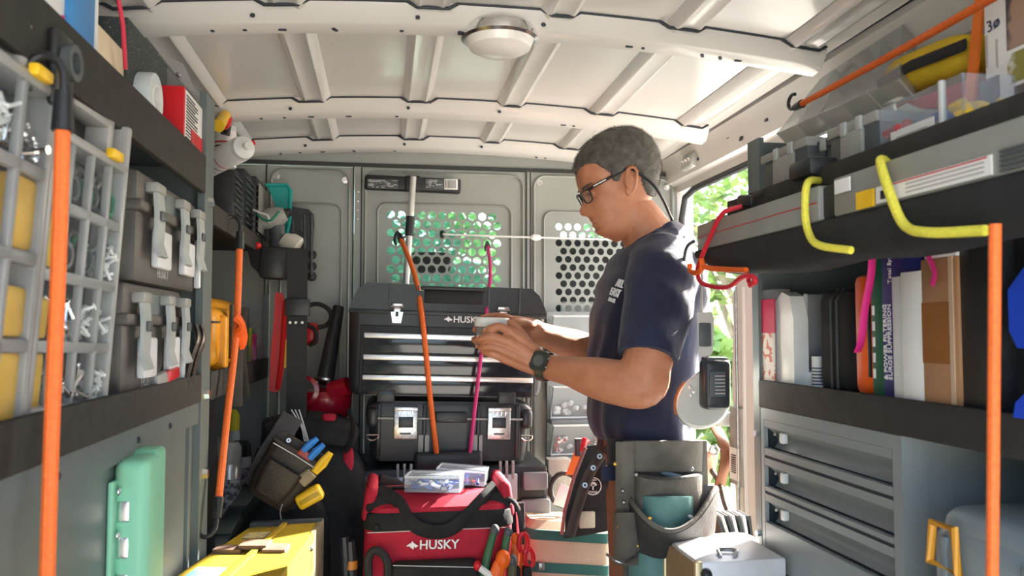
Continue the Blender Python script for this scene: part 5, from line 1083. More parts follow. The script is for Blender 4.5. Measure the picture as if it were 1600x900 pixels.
t = thing('clear_bottle', 'clear bottle with yellow strip on the right shelf', 'bottle', (.84, (a+b)/2, ZM)); obj('bottle', MB().rbx(.80, .84, a, b, ZM, d, .006), CLEAR2, t); obj('yellow_strip', MB().bx(.797, .799, b-.016, b-.006, ZM+.04, ZM+.12), YELLOW, t); obj('ridge', MB().tube([(.799, a+.01, ZM), (.799, a+.008, d)], .004, 6), FROST, t)
t, bo, q = rbox_('white_box', 'small white box in front of the clear bottle', 'box', (1234, 1266, 580, 600), .79, .04, PAPER, ZM)
a, b, c, d = LR(1262, 1277, 557, 602, .79); t = thing('small_tube', 'small white printed tube beside the black zip case', 'tube', (.80, (a+b)/2, ZM)); obj('tube', MB().cyl((.80, (a+b)/2, ZM), (.80, (a+b)/2, d), .010, .010), PAPER, t)
for i in range(6): obj('print_line', MB().lathe([(.0103, i*.006+.004), (.0103, i*.006+.0065)], Matrix.Translation((.80, (a+b)/2, ZM)), 16), DGREY, t)
t, bo, q = rbox_('zip_case', 'black zip-up case standing on the right shelf', 'case', (1276, 1334, 452, 606), .785, .18, NYLON, ZM, .02)
for k in (.42, .58): obj('zip', MB().tube([(.7845, q[0]+k*(q[1]-q[0]), ZM+.004), (.7845, q[0]+k*(q[1]-q[0]), q[3]-.02), (.80, q[0]+k*(q[1]-q[0]), q[3]+.0005)], .0025, 6), DGREY, bo)
t, bo, q = rbox_('orange_case', 'bright orange plastic case standing on the right shelf', 'case', (1332, 1362, 428, 612), .775, .2, mat('bright orange plastic', (.90, .12, .01), .4), ZM, .014)
obj('handle_recess', MB().rbx(.7735, .777, q[0]+.004, q[0]+.010, q[2]+.03, q[3]-.05, .001), BLACK, bo)
t, bo, q = rbox_('green_book', 'dark green box with white lettering blocks on the right shelf', 'box', (1361, 1379, 395, 616), .77, .2, mat('dark green card', (.01, .10, .05), .5), ZM)
for k in range(5): obj('print_block', MB().bx(.7692, .7705, q[1]-.010, q[1]-.004, ZM+.03+k*.025, ZM+.045+k*.025), WPRINT, bo)
NAVY = mat('navy carton', (.018, .025, .16), .5)
t, bo, q = rbox_('navy_carton', 'navy blue carton with white lettering on the right shelf', 'carton', (1378, 1438, 388, 622), .768, .2, NAVY, ZM)
ym = PX(1384, 500, .768).y; hgt = q[3]-ZM
for k, sx in enumerate(('SURGE SUPPRESSION', '& POWER FILTERING')):
    M = frame((.7675, PX(1391-7*k, 530, .768).y, ZM+.088-.004*k), (0, 0, 1), (0, 1, 0), (-1, 0, 0)); M = frame((.7675, PX(1391-7*k, 530, .768).y, ZM+.088), (0, 0, 1), (0, 1, 0), (-1, 0, 0))
    obj('lettering', text(sx, .0125, M, bold=True), WPRINT, bo)
obj('lettering', text('Total Systems', .0115, frame((.7675, PX(1390, 420, .768).y, ZM+.21), (0, 0, 1), (0, 1, 0), (-1, 0, 0))), WPRINT, bo)
for k, (px, X) in enumerate((((1395, 1412, 432, 622), .762), ((1409, 1442, 424, 626), .758))):
    t, bo, q = rbox_('paper_envelope', ('thin pale envelope against the navy carton', 'wide white envelope between the navy carton and the cardboard')[k], 'envelope', px, X, .006, PAPER if k else LGREY, ZM, .001, 'white envelopes on the right shelf')
t, bo, q = rbox_('taped_carton', 'brown taped cardboard carton standing on the right shelf', 'carton', (1440, 1498, 402, 632), .758, .2, mat('carton board', (.38, .20, .10), .7), ZM)
obj('packing_tape', MB().bx(.7572, .7585, q[0]+.018, q[1]-.002, ZM+.06, ZM+.145), mat('brown packing tape', (.30, .12, .035), .25, clear=.1), bo); obj('edge_tape', MB().bx(.7565, .760, q[0]+.008, q[0]+.016, ZM, q[3]), mat('shiny tape', (.55, .40, .28), .2), bo)
obj('white_label', MB().bx(.757, .80, q[0], q[1]-.012, q[3], q[3]+.014), PAPER, t)
t, bo, q = rbox_('black_carton', 'flat black panel box beside the cardboard carton', 'box', (1500, 1546, 368, 640), .762, .2, BLACK, ZM)
t, bo, q = rbox_('black_carton', 'black box behind the hanging bungee on the right shelf', 'box', (1562, 1650, 360, 660), .80, .18, RUBBER, ZM)
for i in range(5): obj('rib', MB().rbx(.797, .801, q[1]-.012, q[1]-.006, ZM+.02+i*.035, ZM+.045+i*.035, .002), DGREY, bo)
a, b, c, d = LR(1572, 1660, 440, 545, .74)
t = thing('blue_tool', 'bright blue plastic tool with clear jar at the right edge', 'tool', (.77, (a+b)/2, ZM)); BL = mat('bright blue plastic', (.01, .07, .62), .35)
obj('body', MB().prism([(0, .02), (.012, 0), (.06, 0), (.06, .10), (.03, .10), (0, .07)], .05, frame((.745, b+.002, c), (0, -1, 0), (0, 0, 1), (1, 0, 0))), BL, t)
obj('jar', MB().cyl((.772, (a+b)/2+.01, c-.035), (.772, (a+b)/2+.01, c+.002), .026, .026, 20), CLEAR2, t); obj('yellow_ring', MB().cyl((.772, (a+b)/2+.01, c-.036), (.772, (a+b)/2+.01, c-.029), .027, .027, 20), YELLOW, t)
obj('base', MB().prism([(0, 0), (.06, 0), (.06, .035), (.025, .035), (.004, .018)], .05, frame((.745, b, ZM+.002), (0, -1, 0), (0, 0, 1), (1, 0, 0))), BL, t)
MAG = mat('magenta ribbon', (.70, .02, .22), .6)
for k, (lb, pts) in enumerate((('magenta marking ribbon tangled over the orange case', ((1363, 392, .755), (1361, 430, .752), (1352, 480, .752), (1346, 530, .755), (1340, 550, .76))), ('magenta marking ribbon hanging over the cardboard carton', ((1442, 376, .75), (1450, 400, .748), (1460, 425, .748), (1456, 445, .75))))):
    solo('marking_ribbon', MB().tube(smooth([PX(*p) for p in pts], 6), .0065, 6, flat=(1, .25)), MAG, lb, 'ribbon', 'magenta marking ribbons')
# ---- bright case on the floor beside the man
t = thing('metal_case', 'bright aluminium case standing in the sun at the right cabinet', 'case', (.60, 1.4, 0))
za = PY(1095, 878, 1.41).z; xa, xb = PY(1092, 878, 1.41).x, .742
obj('case', MB().rbx(xa, xb, 1.41, 1.58, 0, za, .006), mat('pale alloy sheet', (.66, .67, .68), .35, .2), t)
obj('wood_side', MB().bx(xa-.004, xa+.001, 1.415, 1.575, 0, za-.008), mat('brown side laminate', (.30, .20, .11), .6), t)
for y in (1.412, 1.578): obj('corner_rail', MB().rbx(xa-.008, xa+.006, y-.006, y+.006, 0, za+.001, .003), mat('pale edge', (.6, .5, .3), .4, .5), t)
obj('knob', MB().ell((xa+.012, 1.406, za-.022), (.011, .011, .011)), BLACK, t)
obj('hasp', MB().tube(smooth([(xa+.05, 1.43, za+.002), (xa+.06, 1.46, za+.006), (xa+.09, 1.45, za+.006), (xa+.075, 1.425, za+.004)], 4), .004, 6), STEEL, t)
t = thing('rag', 'crumpled white and red cloth lying behind the bright case', 'cloth', (.66, 1.62, 0)); obj('cloth', bagmesh(PY(1130, 848, 1.60), (.07, .04, .016), None, 12, .15, .7), PAPER, t); obj('red_stripe', bagmesh(PY(1125, 850, 1.575), (.03, .022, .012), None, 13, .1, .7), RED, t)
obj('box_below', MB().bx(PY(1085, 860, 1.6).x, .742, 1.585, 1.615, 0, PY(1130, 858, 1.60).z), DGREY, t)
t = thing('card_file', 'fan of white and black cards standing behind the bright case', 'cards', (.80, 1.9, 0))
for i in range(7):
    u = 1132+i*7; p = PY(u, 845, 1.72); q = PY(u-14+i*1.5, 806, 1.72); obj('card', MB().loft([[p+Vector((0, dy, 0)), p+Vector((.006, dy, 0)), q+Vector((.006, dy, 0)), q+Vector((0, dy, 0))] for dy in (0, .06)]), PAPER if i % 2 else BLACK, t)
obj('holder', MB().bx(PY(1125, 850, 1.72).x, PY(1180, 850, 1.72).x, 1.71, 1.80, 0, PY(1150, 843, 1.72).z), DGREY, t)
# hanging cordless tool
t = thing('hanging_scanner', 'pale grey cordless tool with black battery hanging behind the man', 'cordless tool', PY(1095, 670, 1.62))
PG = mat('pale tool plastic', (.48, .48, .44), .35, var=.05)
Y_ = 1.565
obj('neck', MB().loft([[PY(u, v, y) for u, v in ((1089, 489), (1112, 487), (1116, 500), (1114, 550), (1106, 560), (1092, 556))] for y in (Y_-.012, Y_+.03)]), PG, t)
obj('grip_window', MB().rbox(PY(1102, 523, Y_-.014), (.026, .006, .048), .004), DGREY, t)
body_ = smooth([(1112, 560, 0), (1092, 580, 0), (1070, 598, 0), (1058, 618, 0), (1056, 642, 0), (1068, 662, 0), (1092, 671, 0), (1118, 664, 0), (1136, 646, 0), (1140, 620, 0), (1130, 575, 0)], 4)
bodyr = []
for y, k in ((Y_+.002, .90), (Y_+.006, .97), (Y_+.02, 1.0), (Y_+.06, .98), (Y_+.07, .9)):
    bodyr.append([PY(1098+(p.x-1098)*k, 616+(p.y-616)*k, y) for p in body_])
obj('body', MB().loft(bodyr), PG, t)
obj('orange_edge', MB().tube([PY(p.x, p.y, Y_+.06) for p in body_[8:18]], .004, 6), mat('orange trim', (.6, .2, .05), .5), t)
bt = obj('battery', MB().rbox(PY(1117, 600, Y_-.012), (.058, .04, .102), .012, rot(0, 1), 3), mat('charcoal battery', (.025, .03, .034), .4, bump=.1), t)
obj('battery_top', MB().rbox(PY(1116, 562, Y_-.008), (.046, .034, .012), .005), DGREY, bt)
bp = PY(1121, 600, Y_-.034); obj('battery_label', MB().rbox((bp.x, Y_-.0345, bp.z), (.034, .003, .05), .001), DGREY, bt)
for i in range(6): obj('print_line', MB().bx(bp.x-.006, bp.x+.015, Y_-.0368, Y_-.0358, bp.z-.02+i*.007, bp.z-.018+i*.007), MATS['grey print'], bt)
for q in ((1078, 605), (1084, 612), (1080, 618)): obj('button', MB().ell(PY(*q, Y_), (.004, .003, .004)), LGREY, t)
obj('hanging_cord', MB().tube(smooth([PY(1097, 492, Y_), PY(1096, 465, Y_), PY(1097, 430, 1.55), PX(1096, 412, .60)], 6), .003, 8), mat('grey cord', (.3, .3, .28), .7), t)
obj('loop_cord', MB().tube(smooth([PX(1084, 377, .612), PY(1074, 385, 1.57), PY(1069, 405, 1.58), PY(1070, 430, 1.58), PY(1074, 450, 1.58)], 6), .0035, 8), BLACK, t)
obj('cord_end', MB().ell(PY(1074, 452, 1.58), (.005, .005, .006)), PAPER, t)
# brown leather straps and bright things behind the man's hip
t = thing('leather_harness', 'brown leather harness straps hanging by the side door', 'harness', PX(1125, 740, .975))
LB = mat('tan leather', (.22, .075, .03), .5, var=.2)
obj('strap', MB().tube(smooth([PX(1118, 668, .975), PX(1130, 690, .975), PX(1134, 715, .975), PX(1128, 745, .975), PX(1122, 765, .975)], 6), .018, 6, flat=(.3, 1), up=(0, 1, 0)), LB, t); obj('strap', MB().tube(smooth([PX(1095, 690, .975), PX(1112, 715, .975), PX(1100, 755, .975)], 6), .022, 6, flat=(.3, 1), up=(0, 1, 0)), mat('pale leather', (.42, .28, .2), .5), t)
obj('chain', MB().tube(smooth([PX(1112, 735, .975), PX(1124, 755, .975), PX(1132, 785, .975), PX(1142, 812, .975)], 6), .008, 6), DARKSTEEL, t); obj('buckle', MB().tube([PX(1116+7*math.cos(k), 703+7*math.sin(k), .972) for k in range(6)], .004, 6, closed=True), CHROME, t)
obj('hook_plate', MB().rbox(PX(1132, 655, .975), (.05, .01, .04), .004), LGREY, t)
# ================================================================ the man
YM = 1.80
def proj(p):
    d = Vector(p)-Vector((0, 0, CZ)); q = d.dot(FW); return (800+F*d.dot(RT)/q, 450-F*d.dot(UP)/q)
SKIN = mat('tanned skin', (.42, .165, .085), .5, var=.16, vs=26, bump=.12, bs=260, sub=.10, col2=(.52, .225, .125), thr=(.35, .7))
HAIRM = mat('short grey brown hair', (.050, .041, .034), .6, col2=(.15, .138, .122), thr=(.25, .75), vs=60, bump=.5, bs=700)
TEE = mat('navy cotton', (.010, .014, .042), .85, var=.25, vs=10, bump=.5, bs=22, sheen=.15)
PANTS = mat('rust brown canvas', (.23, .095, .055), .85, var=.12, vs=16, bump=.25, bs=300)
man = thing('person', 'man in navy t-shirt and glasses looking down at a jar in his hands', 'person', (.585, 1.80, 0))
# ---- head: rings square to the tilted head axis, profile measured in the photograph
hu = Vector((-.44, -.90)).normalized(); hf = Vector((-.90, .44)).normalized(); HO = Vector((969, 296)); S = .001466
front = [(937, 211), (916, 226), (904, 246), (901, 262), (901, 274), (904, 288), (908, 300), (914, 309), (909, 320), (904.5, 330), (908, 338), (919, 338.5), (923, 342), (922.5, 346), (929.5, 349), (925, 353), (932.5, 357.5), (930, 362), (938, 368), (950, 372), (962, 377)]
face = [(937, 211), (916, 226), (904, 246), (901, 262), (901, 274), (904, 288), (909, 300), (915, 310), (917, 320), (919, 330), (921, 337), (925, 341), (928, 346), (928, 349), (931, 353), (932, 359), (938, 366), (950, 372), (962, 377)]
back = [(938, 209.5), (950, 205.5), (967, 203), (983, 203), (998, 208), (1013, 220), (1024, 240), (1028, 262), (1025, 284), (1018, 305), (1010, 325), (1004, 350), (990, 372)]
def hfco(L): return sorted(((Vector(p)-HO).dot(hu), (Vector(p)-HO).dot(hf)) for p in L)
def interp(T, x):
    if x <= T[0][0]: return T[0][1]
    for (a, b), (c, d) in zip(T, T[1:]):
        if x <= c: return b+(d-b)*(x-a)/(c-a) if c > a else d
    return T[-1][1]
Tf, Tc, Tb = hfco(front), hfco(face), hfco(back)
Wd = [(-74, .022), (-66, .036), (-55, .043), (-40, .049), (-15, .058), (8, .067), (30, .074), (52, .076), (68, .070), (78, .060), (85, .047), (88, .036), (90, .022), (91, .012)]
def hp(h, f, dy): q = HO+hu*h+hf*f; return PY(q.x, q.y, YM)+Vector((0, dy, 0))
def headring(h, n=56):
    ff, fc_, fb, w = interp(Tf, h), interp(Tc, h), interp(Tb, h), interp(Wd, h)
    fm = fb+(fc_-fb)*.52; out = []
    for j in range(n):
        t = 2*math.pi*j/n; c, s_ = math.cos(t), math.sin(t)
        y = w*math.copysign(abs(s_)**.85, s_)
        f = fm+((fc_-fm) if c > 0 else (fm-fb))*math.copysign(abs(c)**(.80 if c > 0 else .9), c)
        if c > 0:
            sg = .010+.007*max(0, min(1, (12-h)/20)) if h > -17 else .026
            f += (ff-fc_)*math.exp(-(y/sg)**2)
            for sy in (-1, 1):      # eye sockets and cheeks
                f -= 5.5*math.exp(-((y-sy*.033)/.014)**2-((h-15)/8)**2)
                f += 2.6*math.exp(-((y-sy*.036)/.016)**2-((h-13)/4.5)**2)
                f += 1.6*math.exp(-((y-sy*.040)/.016)**2-((h+6)/13)**2)
            f += 1.8*math.exp(-(h-26)**2/30)*math.exp(-(y/.045)**4)
        out.append(hp(h, f, y))
    return out
hs = [-72+i*2.0 for i in range(81)]+[89.4, 90.4]
skin = MB().loft([headring(h) for h in hs])
def limb(mb, pts, n=14, k=6):
    """pts: (x,y,z,r) joints; smooth tapered limb with round ends"""
    P = smooth([tuple(p[0])+(p[1],) for p in pts], k); C = [Vector(p[:3]) for p in P]; R = [p[3] for p in P]
    mb.tube(C, R, n); mb.ell(C[0], (R[0],)*3, None, 12, 8); mb.ell(C[-1], (R[-1],)*3, None, 12, 8); return mb
Q = PY
# neck
limb(skin, [(Q(972, 318, YM), .052), (Q(995, 342, YM), .056), (Q(1012, 368, YM), .062), (Q(1022, 395, YM), .075)], 20)
skin.ell(Q(965, 358, YM), (.035, .035, .018), rot(0, -28))
# ears
for sy in (-1, 1):
    def ep_(u, v, d):
        p = Q(u, v, YM-.072); return Vector((p.x, YM+sy*(.068+.62*d), p.z))
    skin.ell(ep_(984, 284, .004), (.013, .006, .027), rot(0, -14))
    skin.tube(smooth([ep_(978, 276, .008), ep_(980, 266, .013), ep_(987, 262, .016), ep_(993, 268, .018), ep_(993, 281, .016), ep_(991, 295, .010), ep_(984, 304, .007), ep_(979, 300, .005)], 5), .0040, 8)
    skin.ell(ep_(982, 300, .005), (.008, .005, .009))
    skin.tube(smooth([ep_(984, 290, .009), ep_(988, 278, .010), ep_(985, 269, .010)], 4), .0036, 8)
# arms
limb(skin, [(Q(1035, 425, 1.64), .062), (Q(1024, 510, 1.60), .056), (Q(1010, 570, 1.57), .051), (Q(1004, 600, 1.565), .049), (Q(968, 598, 1.585), .047), (Q(930, 590, 1.62), .043), (Q(890, 580, 1.665), .032), (Q(858, 574, 1.70), .0275), (Q(846, 570, 1.706), .028)], 20, 7)
limb(skin, [(Q(1030, 420, 1.95), .06), (Q(1020, 520, 1.965), .052), (Q(992, 575, 1.97), .048), (Q(945, 560, 1.965), .046), (Q(900, 541, 1.955), .041), (Q(862, 528, 1.905), .031), (Q(838, 520, 1.875), .028)], 20, 7)
# torso and legs inside the clothes
limb(skin, [(Q(1022, 395, YM), .07), (Q(1025, 440, YM), .10), (Q(1015, 540, YM), .105), (Q(1005, 640, YM), .10), (Q(1022, 735, YM), .085)], 20)
for y in (1.72, 1.88): limb(skin, [(Vector((.615, y, .88)), .07), (Vector((.60, y, .5)), .055), (Vector((.59, y, .09)), .04), (Vector((.50, y, .035)), .03)], 12)
limb(skin, [(Q(1030, 425, 1.66), .06), (Q(1028, 420, 1.80), .07), (Q(1028, 420, 1.96), .06)])
# near hand: back of the hand towards the camera, fingers round the jar
def finger(mb, pts, r0, r1):
    n = len(pts); limb(mb, [(p, r0+(r1-r0)*i/(n-1)) for i, p in enumerate(pts)], 10, 5)
# palm as a flattened slab from the wrist to the knuckles
def palm(mb, wr, kn, rr):
    for (w0, k0), r in zip(zip(wr, kn), rr): limb(mb, [(w0, r*1.1), ((w0+k0)/2, r*1.12), (k0, r)], 12, 4)
palm(skin, [Q(846, 558, 1.708), Q(846, 566, 1.702), Q(846, 574, 1.702), Q(846, 582, 1.706)], [Q(799, 519, 1.702), Q(794, 534, 1.694), Q(789, 548, 1.696), Q(786, 559, 1.704)], (.0125, .0135, .0130, .0115))
palm(skin, [Q(836, 564, 1.712)], [Q(805, 540, 1.712)], (.020,))
finger(skin, [Q(799, 519, 1.702), Q(781, 511, 1.697), Q(768, 513, 1.700), Q(758, 518, 1.711)], .0108, .0082)
finger(skin, [Q(793, 534, 1.694), Q(771, 527, 1.692), Q(757, 528, 1.698), Q(747, 530, 1.712)], .0110, .0082)
finger(skin, [Q(789, 548, 1.696), Q(770, 542, 1.695), Q(760, 542, 1.701), Q(752, 543, 1.714)], .0104, .0080)
finger(skin, [Q(786, 559, 1.704), Q(771, 554, 1.703), Q(763, 552, 1.708), Q(757, 551, 1.718)], .0092, .0072)
finger(skin, [Q(836, 552, 1.716), Q(818, 528, 1.722), Q(806, 512, 1.728), Q(797, 505, 1.738)], .0125, .0088)
# far hand: palm behind the jar
palm(skin, [Q(838, 508, 1.876), Q(838, 516, 1.882), Q(838, 524, 1.882), Q(838, 531, 1.876)], [Q(803, 501, 1.838), Q(800, 512, 1.842), Q(797, 522, 1.842), Q(794, 532, 1.836)], (.0125, .013, .0125, .0115))
finger(skin, [Q(803, 501, 1.838), Q(785, 495, 1.824), Q(766, 495, 1.815), Q(752, 498, 1.805)], .0105, .008)
finger(skin, [Q(800, 512, 1.842), Q(778, 510, 1.828), Q(757, 512, 1.815), Q(743, 515, 1.795)], .0108, .008)
finger(skin, [Q(797, 522, 1.842), Q(775, 524, 1.828), Q(754, 528, 1.812), Q(741, 531, 1.79)], .0102, .0078)
finger(skin, [Q(794, 532, 1.836), Q(775, 538, 1.822), Q(757, 541, 1.805), Q(746, 540, 1.786)], .009, .0072)
finger(skin, [Q(834, 512, 1.868), Q(818, 503, 1.834), Q(806, 503, 1.808), Q(798, 506, 1.798)], .0125, .0092)
body = obj('body', remesh(skin, .0026, 2, .5), SKIN, man, 80)
# nails, eyes, brows, mouth line
NAIL = mat('finger nail', (.60, .33, .25), .3)
for p, n_ in ((Q(759, 515, 1.7035), (-.3, -.9, .4)), (Q(748, 527, 1.7045), (-.4, -.9, .2))): obj('nail', MB().ell(p, (.0045, .0022, .0055)), NAIL, body)
EYEW = mat('eye white', (.7, .68, .64), .2)
for sy in (-1, 1):
    e = hp(13, interp(Tc, 13)-6.5, sy*.033)
    ey = obj('eyelid', MB().ell(e, (.011, .013, .0095)), SKIN, body)
    obj('lash_line', MB().tube([e+Vector((-.0085, -.010, -.003)), e+Vector((-.0115, 0, -.0045)), e+Vector((-.0085, .010, -.003))], .0011, 6), mat('dark lash', (.03, .02, .015), .6), ey)
    b0 = [hp(26+.3*k, interp(Tc, 26)+.2-2.2*k*k*.30, sy*(.016+.0085*k)) for k in range(5)]
    obj('eyebrow', MB().tube(b0, [.0028, .0032, .003, .0024, .0012], 6, flat=(1.2, .7)), HAIRM, body)
obj('mouth_line', MB().tube([hp(-28.5-.5*k*k*.2, interp(Tc, -28)+1.0-.62*k*k, k*.0055) for k in range(-4, 5)], .0014, 6), mat('lip shade', (.33, .11, .08), .5), body)
# hair: the same rings, pushed out inside the hairline seen in the photograph
HL = [(899, 282), (903, 266), (915, 256), (930, 255), (942, 262), (952, 268), (960, 282), (966, 284), (971, 272), (978, 261), (990, 257), (1000, 268), (1004, 288), (1012, 305), (1026, 308), (1045, 290), (1050, 190), (900, 180)]
def inside(p, poly):
    c = False; n = len(poly)
    for i in range(n):
        (x0, y0), (x1, y1) = poly[i], poly[(i+1) % n]
        if (y0 > p[1]) != (y1 > p[1]) and p[0] < (x1-x0)*(p[1]-y0)/(y1-y0)+x0: c = not c
    return c
hr = MB(); hh = [-50+i*1.2 for i in range(116)]+[89.2]; N_ = 132; cen = hp(20, 0, 0)
rings = [headring(h, N_) for h in hh]
def near(p): return Vector((p.x, YM-abs(p.y-YM), p.z))
ok = [[inside(proj(near(p)), HL) for p in r] for r in rings]
rnd = random.Random(11)
vs = [p+(p-cen).normalized()*(.0042 if o else -.002) for r, q in zip(rings, ok) for p, o in zip(r, q)]
fs = []
for i in range(len(hh)-1):
    for j in range(N_):
        q = ((i, j), (i, (j+1) % N_), (i+1, (j+1) % N_), (i+1, j))
        if sum(ok[a][b] for a, b in q) >= 1: fs.append(tuple(a*N_+b for a, b in q))
fs.append(tuple((len(hh)-1)*N_+j for j in range(N_)))
hr.add(vs, fs); fs2 = []; vs2 = []
for i in range(len(hh)-1):
    for j in range(N_):
        if ok[i][j]:
            for k in range(1):
                p = rings[i][j].lerp(rings[i+1][(j+1) % N_], rnd.random()); n_ = (p-cen).normalized()
                d = (n_*.7+Vector((-.25, rnd.gauss(0, .25), .25+rnd.gauss(0, .3)))*.6).normalized(); s_ = d.orthogonal().normalized()*.0007
                b_ = p+n_*.0025; a = len(vs2); vs2 += [b_-s_, b_+s_, b_+d*rnd.uniform(.004, .009)]; fs2.append((a, a+1, a+2))
hr.add(vs2, fs2)
hair = obj('hair', hr, HAIRM, man, 80)
# ---- t-shirt
sh = MB(); lv = [(372, 992, 1060, .070), (382, 980, 1068, .105), (396, 968, 1077, .155), (416, 956, 1084, .185), (445, 943, 1087, .190), (485, 932, 1088, .175), (530, 926, 1086, .168), (580, 922, 1078, .166), (630, 923, 1067, .168), (662, 929, 1060, .168), (686, 942, 1058, .166)]
P = smooth(lv, 4)
def ring_(v, x0, x1, hw, n=40):
    a, b = PY(x0, v, YM), PY(x1, v, YM); c = (a+b)/2; rx = (b.x-a.x)/2
    return [Vector((c.x+rx*math.copysign(abs(math.cos(t))**.85, math.cos(t)), YM+hw*math.copysign(abs(math.sin(t))**.8, math.sin(t)), c.z)) for t in [2*math.pi*k/n for k in range(n)]]
sh.loft([ring_(*p) for p in P])
limb(sh, [(Q(1032, 412, 1.68), .070), (Q(1033, 440, 1.635), .077), (Q(1024, 500, 1.605), .071), (Q(1013, 548, 1.578), .066)], 24)
limb(sh, [(Q(1030, 412, 1.91), .068), (Q(1028, 440, 1.945), .070), (Q(1018, 500, 1.96), .065), (Q(1008, 535, 1.967), .062)], 24)
COLP = [Q(u, v, y) for u, v, y in ((988, 386, YM), (1000, 380, YM-.045), (1025, 366, YM-.064), (1046, 353, YM-.047), (1053, 348, YM), (1046, 353, YM+.047), (1025, 366, YM+.064), (1000, 380, YM+.045))]
CL2 = [Q(u, v, y) for u, v, y in ((985, 398, YM), (1000, 392, YM-.055), (1028, 378, YM-.085), (1052, 366, YM-.06), (1060, 360, YM), (1052, 366, YM+.06), (1028, 378, YM+.085), (1000, 392, YM+.055))]
for k in range(8):
    for q in range(5): sh.ell(COLP[k].lerp(COLP[(k+1) % 8], q/5), (.011,)*3, None, 8, 6).ell(CL2[k].lerp(CL2[(k+1) % 8], q/5), (.018,)*3, None, 8, 6)
tee = remesh(sh, .004, 6, .5)
# cut the sleeve ends square and fold the cloth
tee_v = []
for v in tee.v:
    w_ = .0035*math.sin(34*v.z+19*v.x+9*math.sin(11*v.y))*max(0, min(1, (1.32-v.z)/.15))+.0035*math.sin(46*(v.x+.7*v.z)+6*math.sin(9*v.z))
    d = Vector((v.x-.60, v.y-YM, 0)); d = d.normalized() if d.length > 1e-6 else Vector((1, 0, 0)); tee_v.append(v+d*w_)
tee.v = tee_v
ea, eb = Q(1024, 500, 1.605), Q(1013, 560, 1.574); ax = (eb-ea).normalized(); fa, fb_ = Q(1018, 500, 1.96), Q(1008, 548, 1.968); ax2 = (fb_-fa).normalized()
for i, v in enumerate(tee.v):
    for e_, a_, yy in ((eb, ax, 1), (fb_, ax2, -1)):
        q = (v-e_).dot(a_)
        if q > 0 and (v-e_-a_*q).length < .085 and (v.y-YM)*yy < -.10: tee.v[i] = v-a_*q
shirt = obj('t_shirt', tee, TEE, man, 70)
obj('collar', MB().tube(COLP, .0095, 8, closed=True, flat=(1, .6)), TEE, shirt)
obj('sleeve_hem', MB().tube([eb-ax*.012+(ax.orthogonal().normalized()*math.cos(k*.45)+ax.cross(ax.orthogonal().normalized())*math.sin(k*.45))*.0665 for k in range(14)], .003, 6, closed=True), TEE, shirt)
# chest print: laid on the cloth in front of the left arm
dgv = [v for v in tee.v]
def onchest(u, v):
    r = ray(u, v).normalized(); o = Vector((0, 0, CZ)); best = None
    for p in dgv:
        d = p-o; t_ = d.dot(r)
        if (d-r*t_).length < .004 and (best is None or t_ < best): best = t_
    return o+r*((best or 1.7)-.0015)
A_, B_, C_ = onchest(953, 452), onchest(974, 459), onchest(966, 438)
xa = (B_-A_).normalized(); na = xa.cross((C_-A_)).normalized()
if na.dot(ray(965, 450)) > 0: na = -na
ya = na.cross(xa).normalized(); Mp = frame((A_+B_)/2+na*.0015, xa*1.7, ya*1.3, na)
for s_, sz, dx, dy in (('ALL', .019, .004, .014), ('EAST', .019, .0, -.003), ('LOCAL', .0095, 0, -.0165)):
    obj('lettering', text(s_, sz, Mp @ Matrix.Translation((dx, dy, 0)), .0012, True, shear=-.1), WPRINT, shirt)
obj('lettering', MB().bx(-.018, .020, -.0245, -.0230, 0, .001), WPRINT, shirt).data.transform(Matrix())
lo = shirt.children[-1]; lo.data.transform(WORLD[man.name] @ Mp @ WORLD[man.name].inverted())
# ---- trousers and boots
tr_ = MB(); limb(tr_, [(Q(1010, 690, YM), .104), (Q(1022, 735, YM), .100)], 20)
for y, dx in ((1.715, -.02), (1.88, .05)): limb(tr_, [(Vector((.605+dx, y, .88)), .100), (Vector((.60+dx, y, .72)), .090), (Vector((.59+dx, y, .5)), .078), (Vector((.59+dx, y, .30)), .07), (Vector((.59+dx, y, .10)), .068)], 20)
trousers = obj('trousers', remesh(tr_, .006, 6, .5), PANTS, man, 70)
for y in (1.715, 1.88):
    b = MB().loft([[(.555+x*sx+ox, y+q*sy, z) for x, q in rrect(.28, .10, .045, 4)] for z, sx, sy, ox in ((.0, 1, 1, 0), (.02, 1.03, 1.04, 0), (.05, 1.0, .98, 0), (.08, .7, .9, .03), (.14, .48, .88, .05))]); obj('boot', b, LEATHER, man)
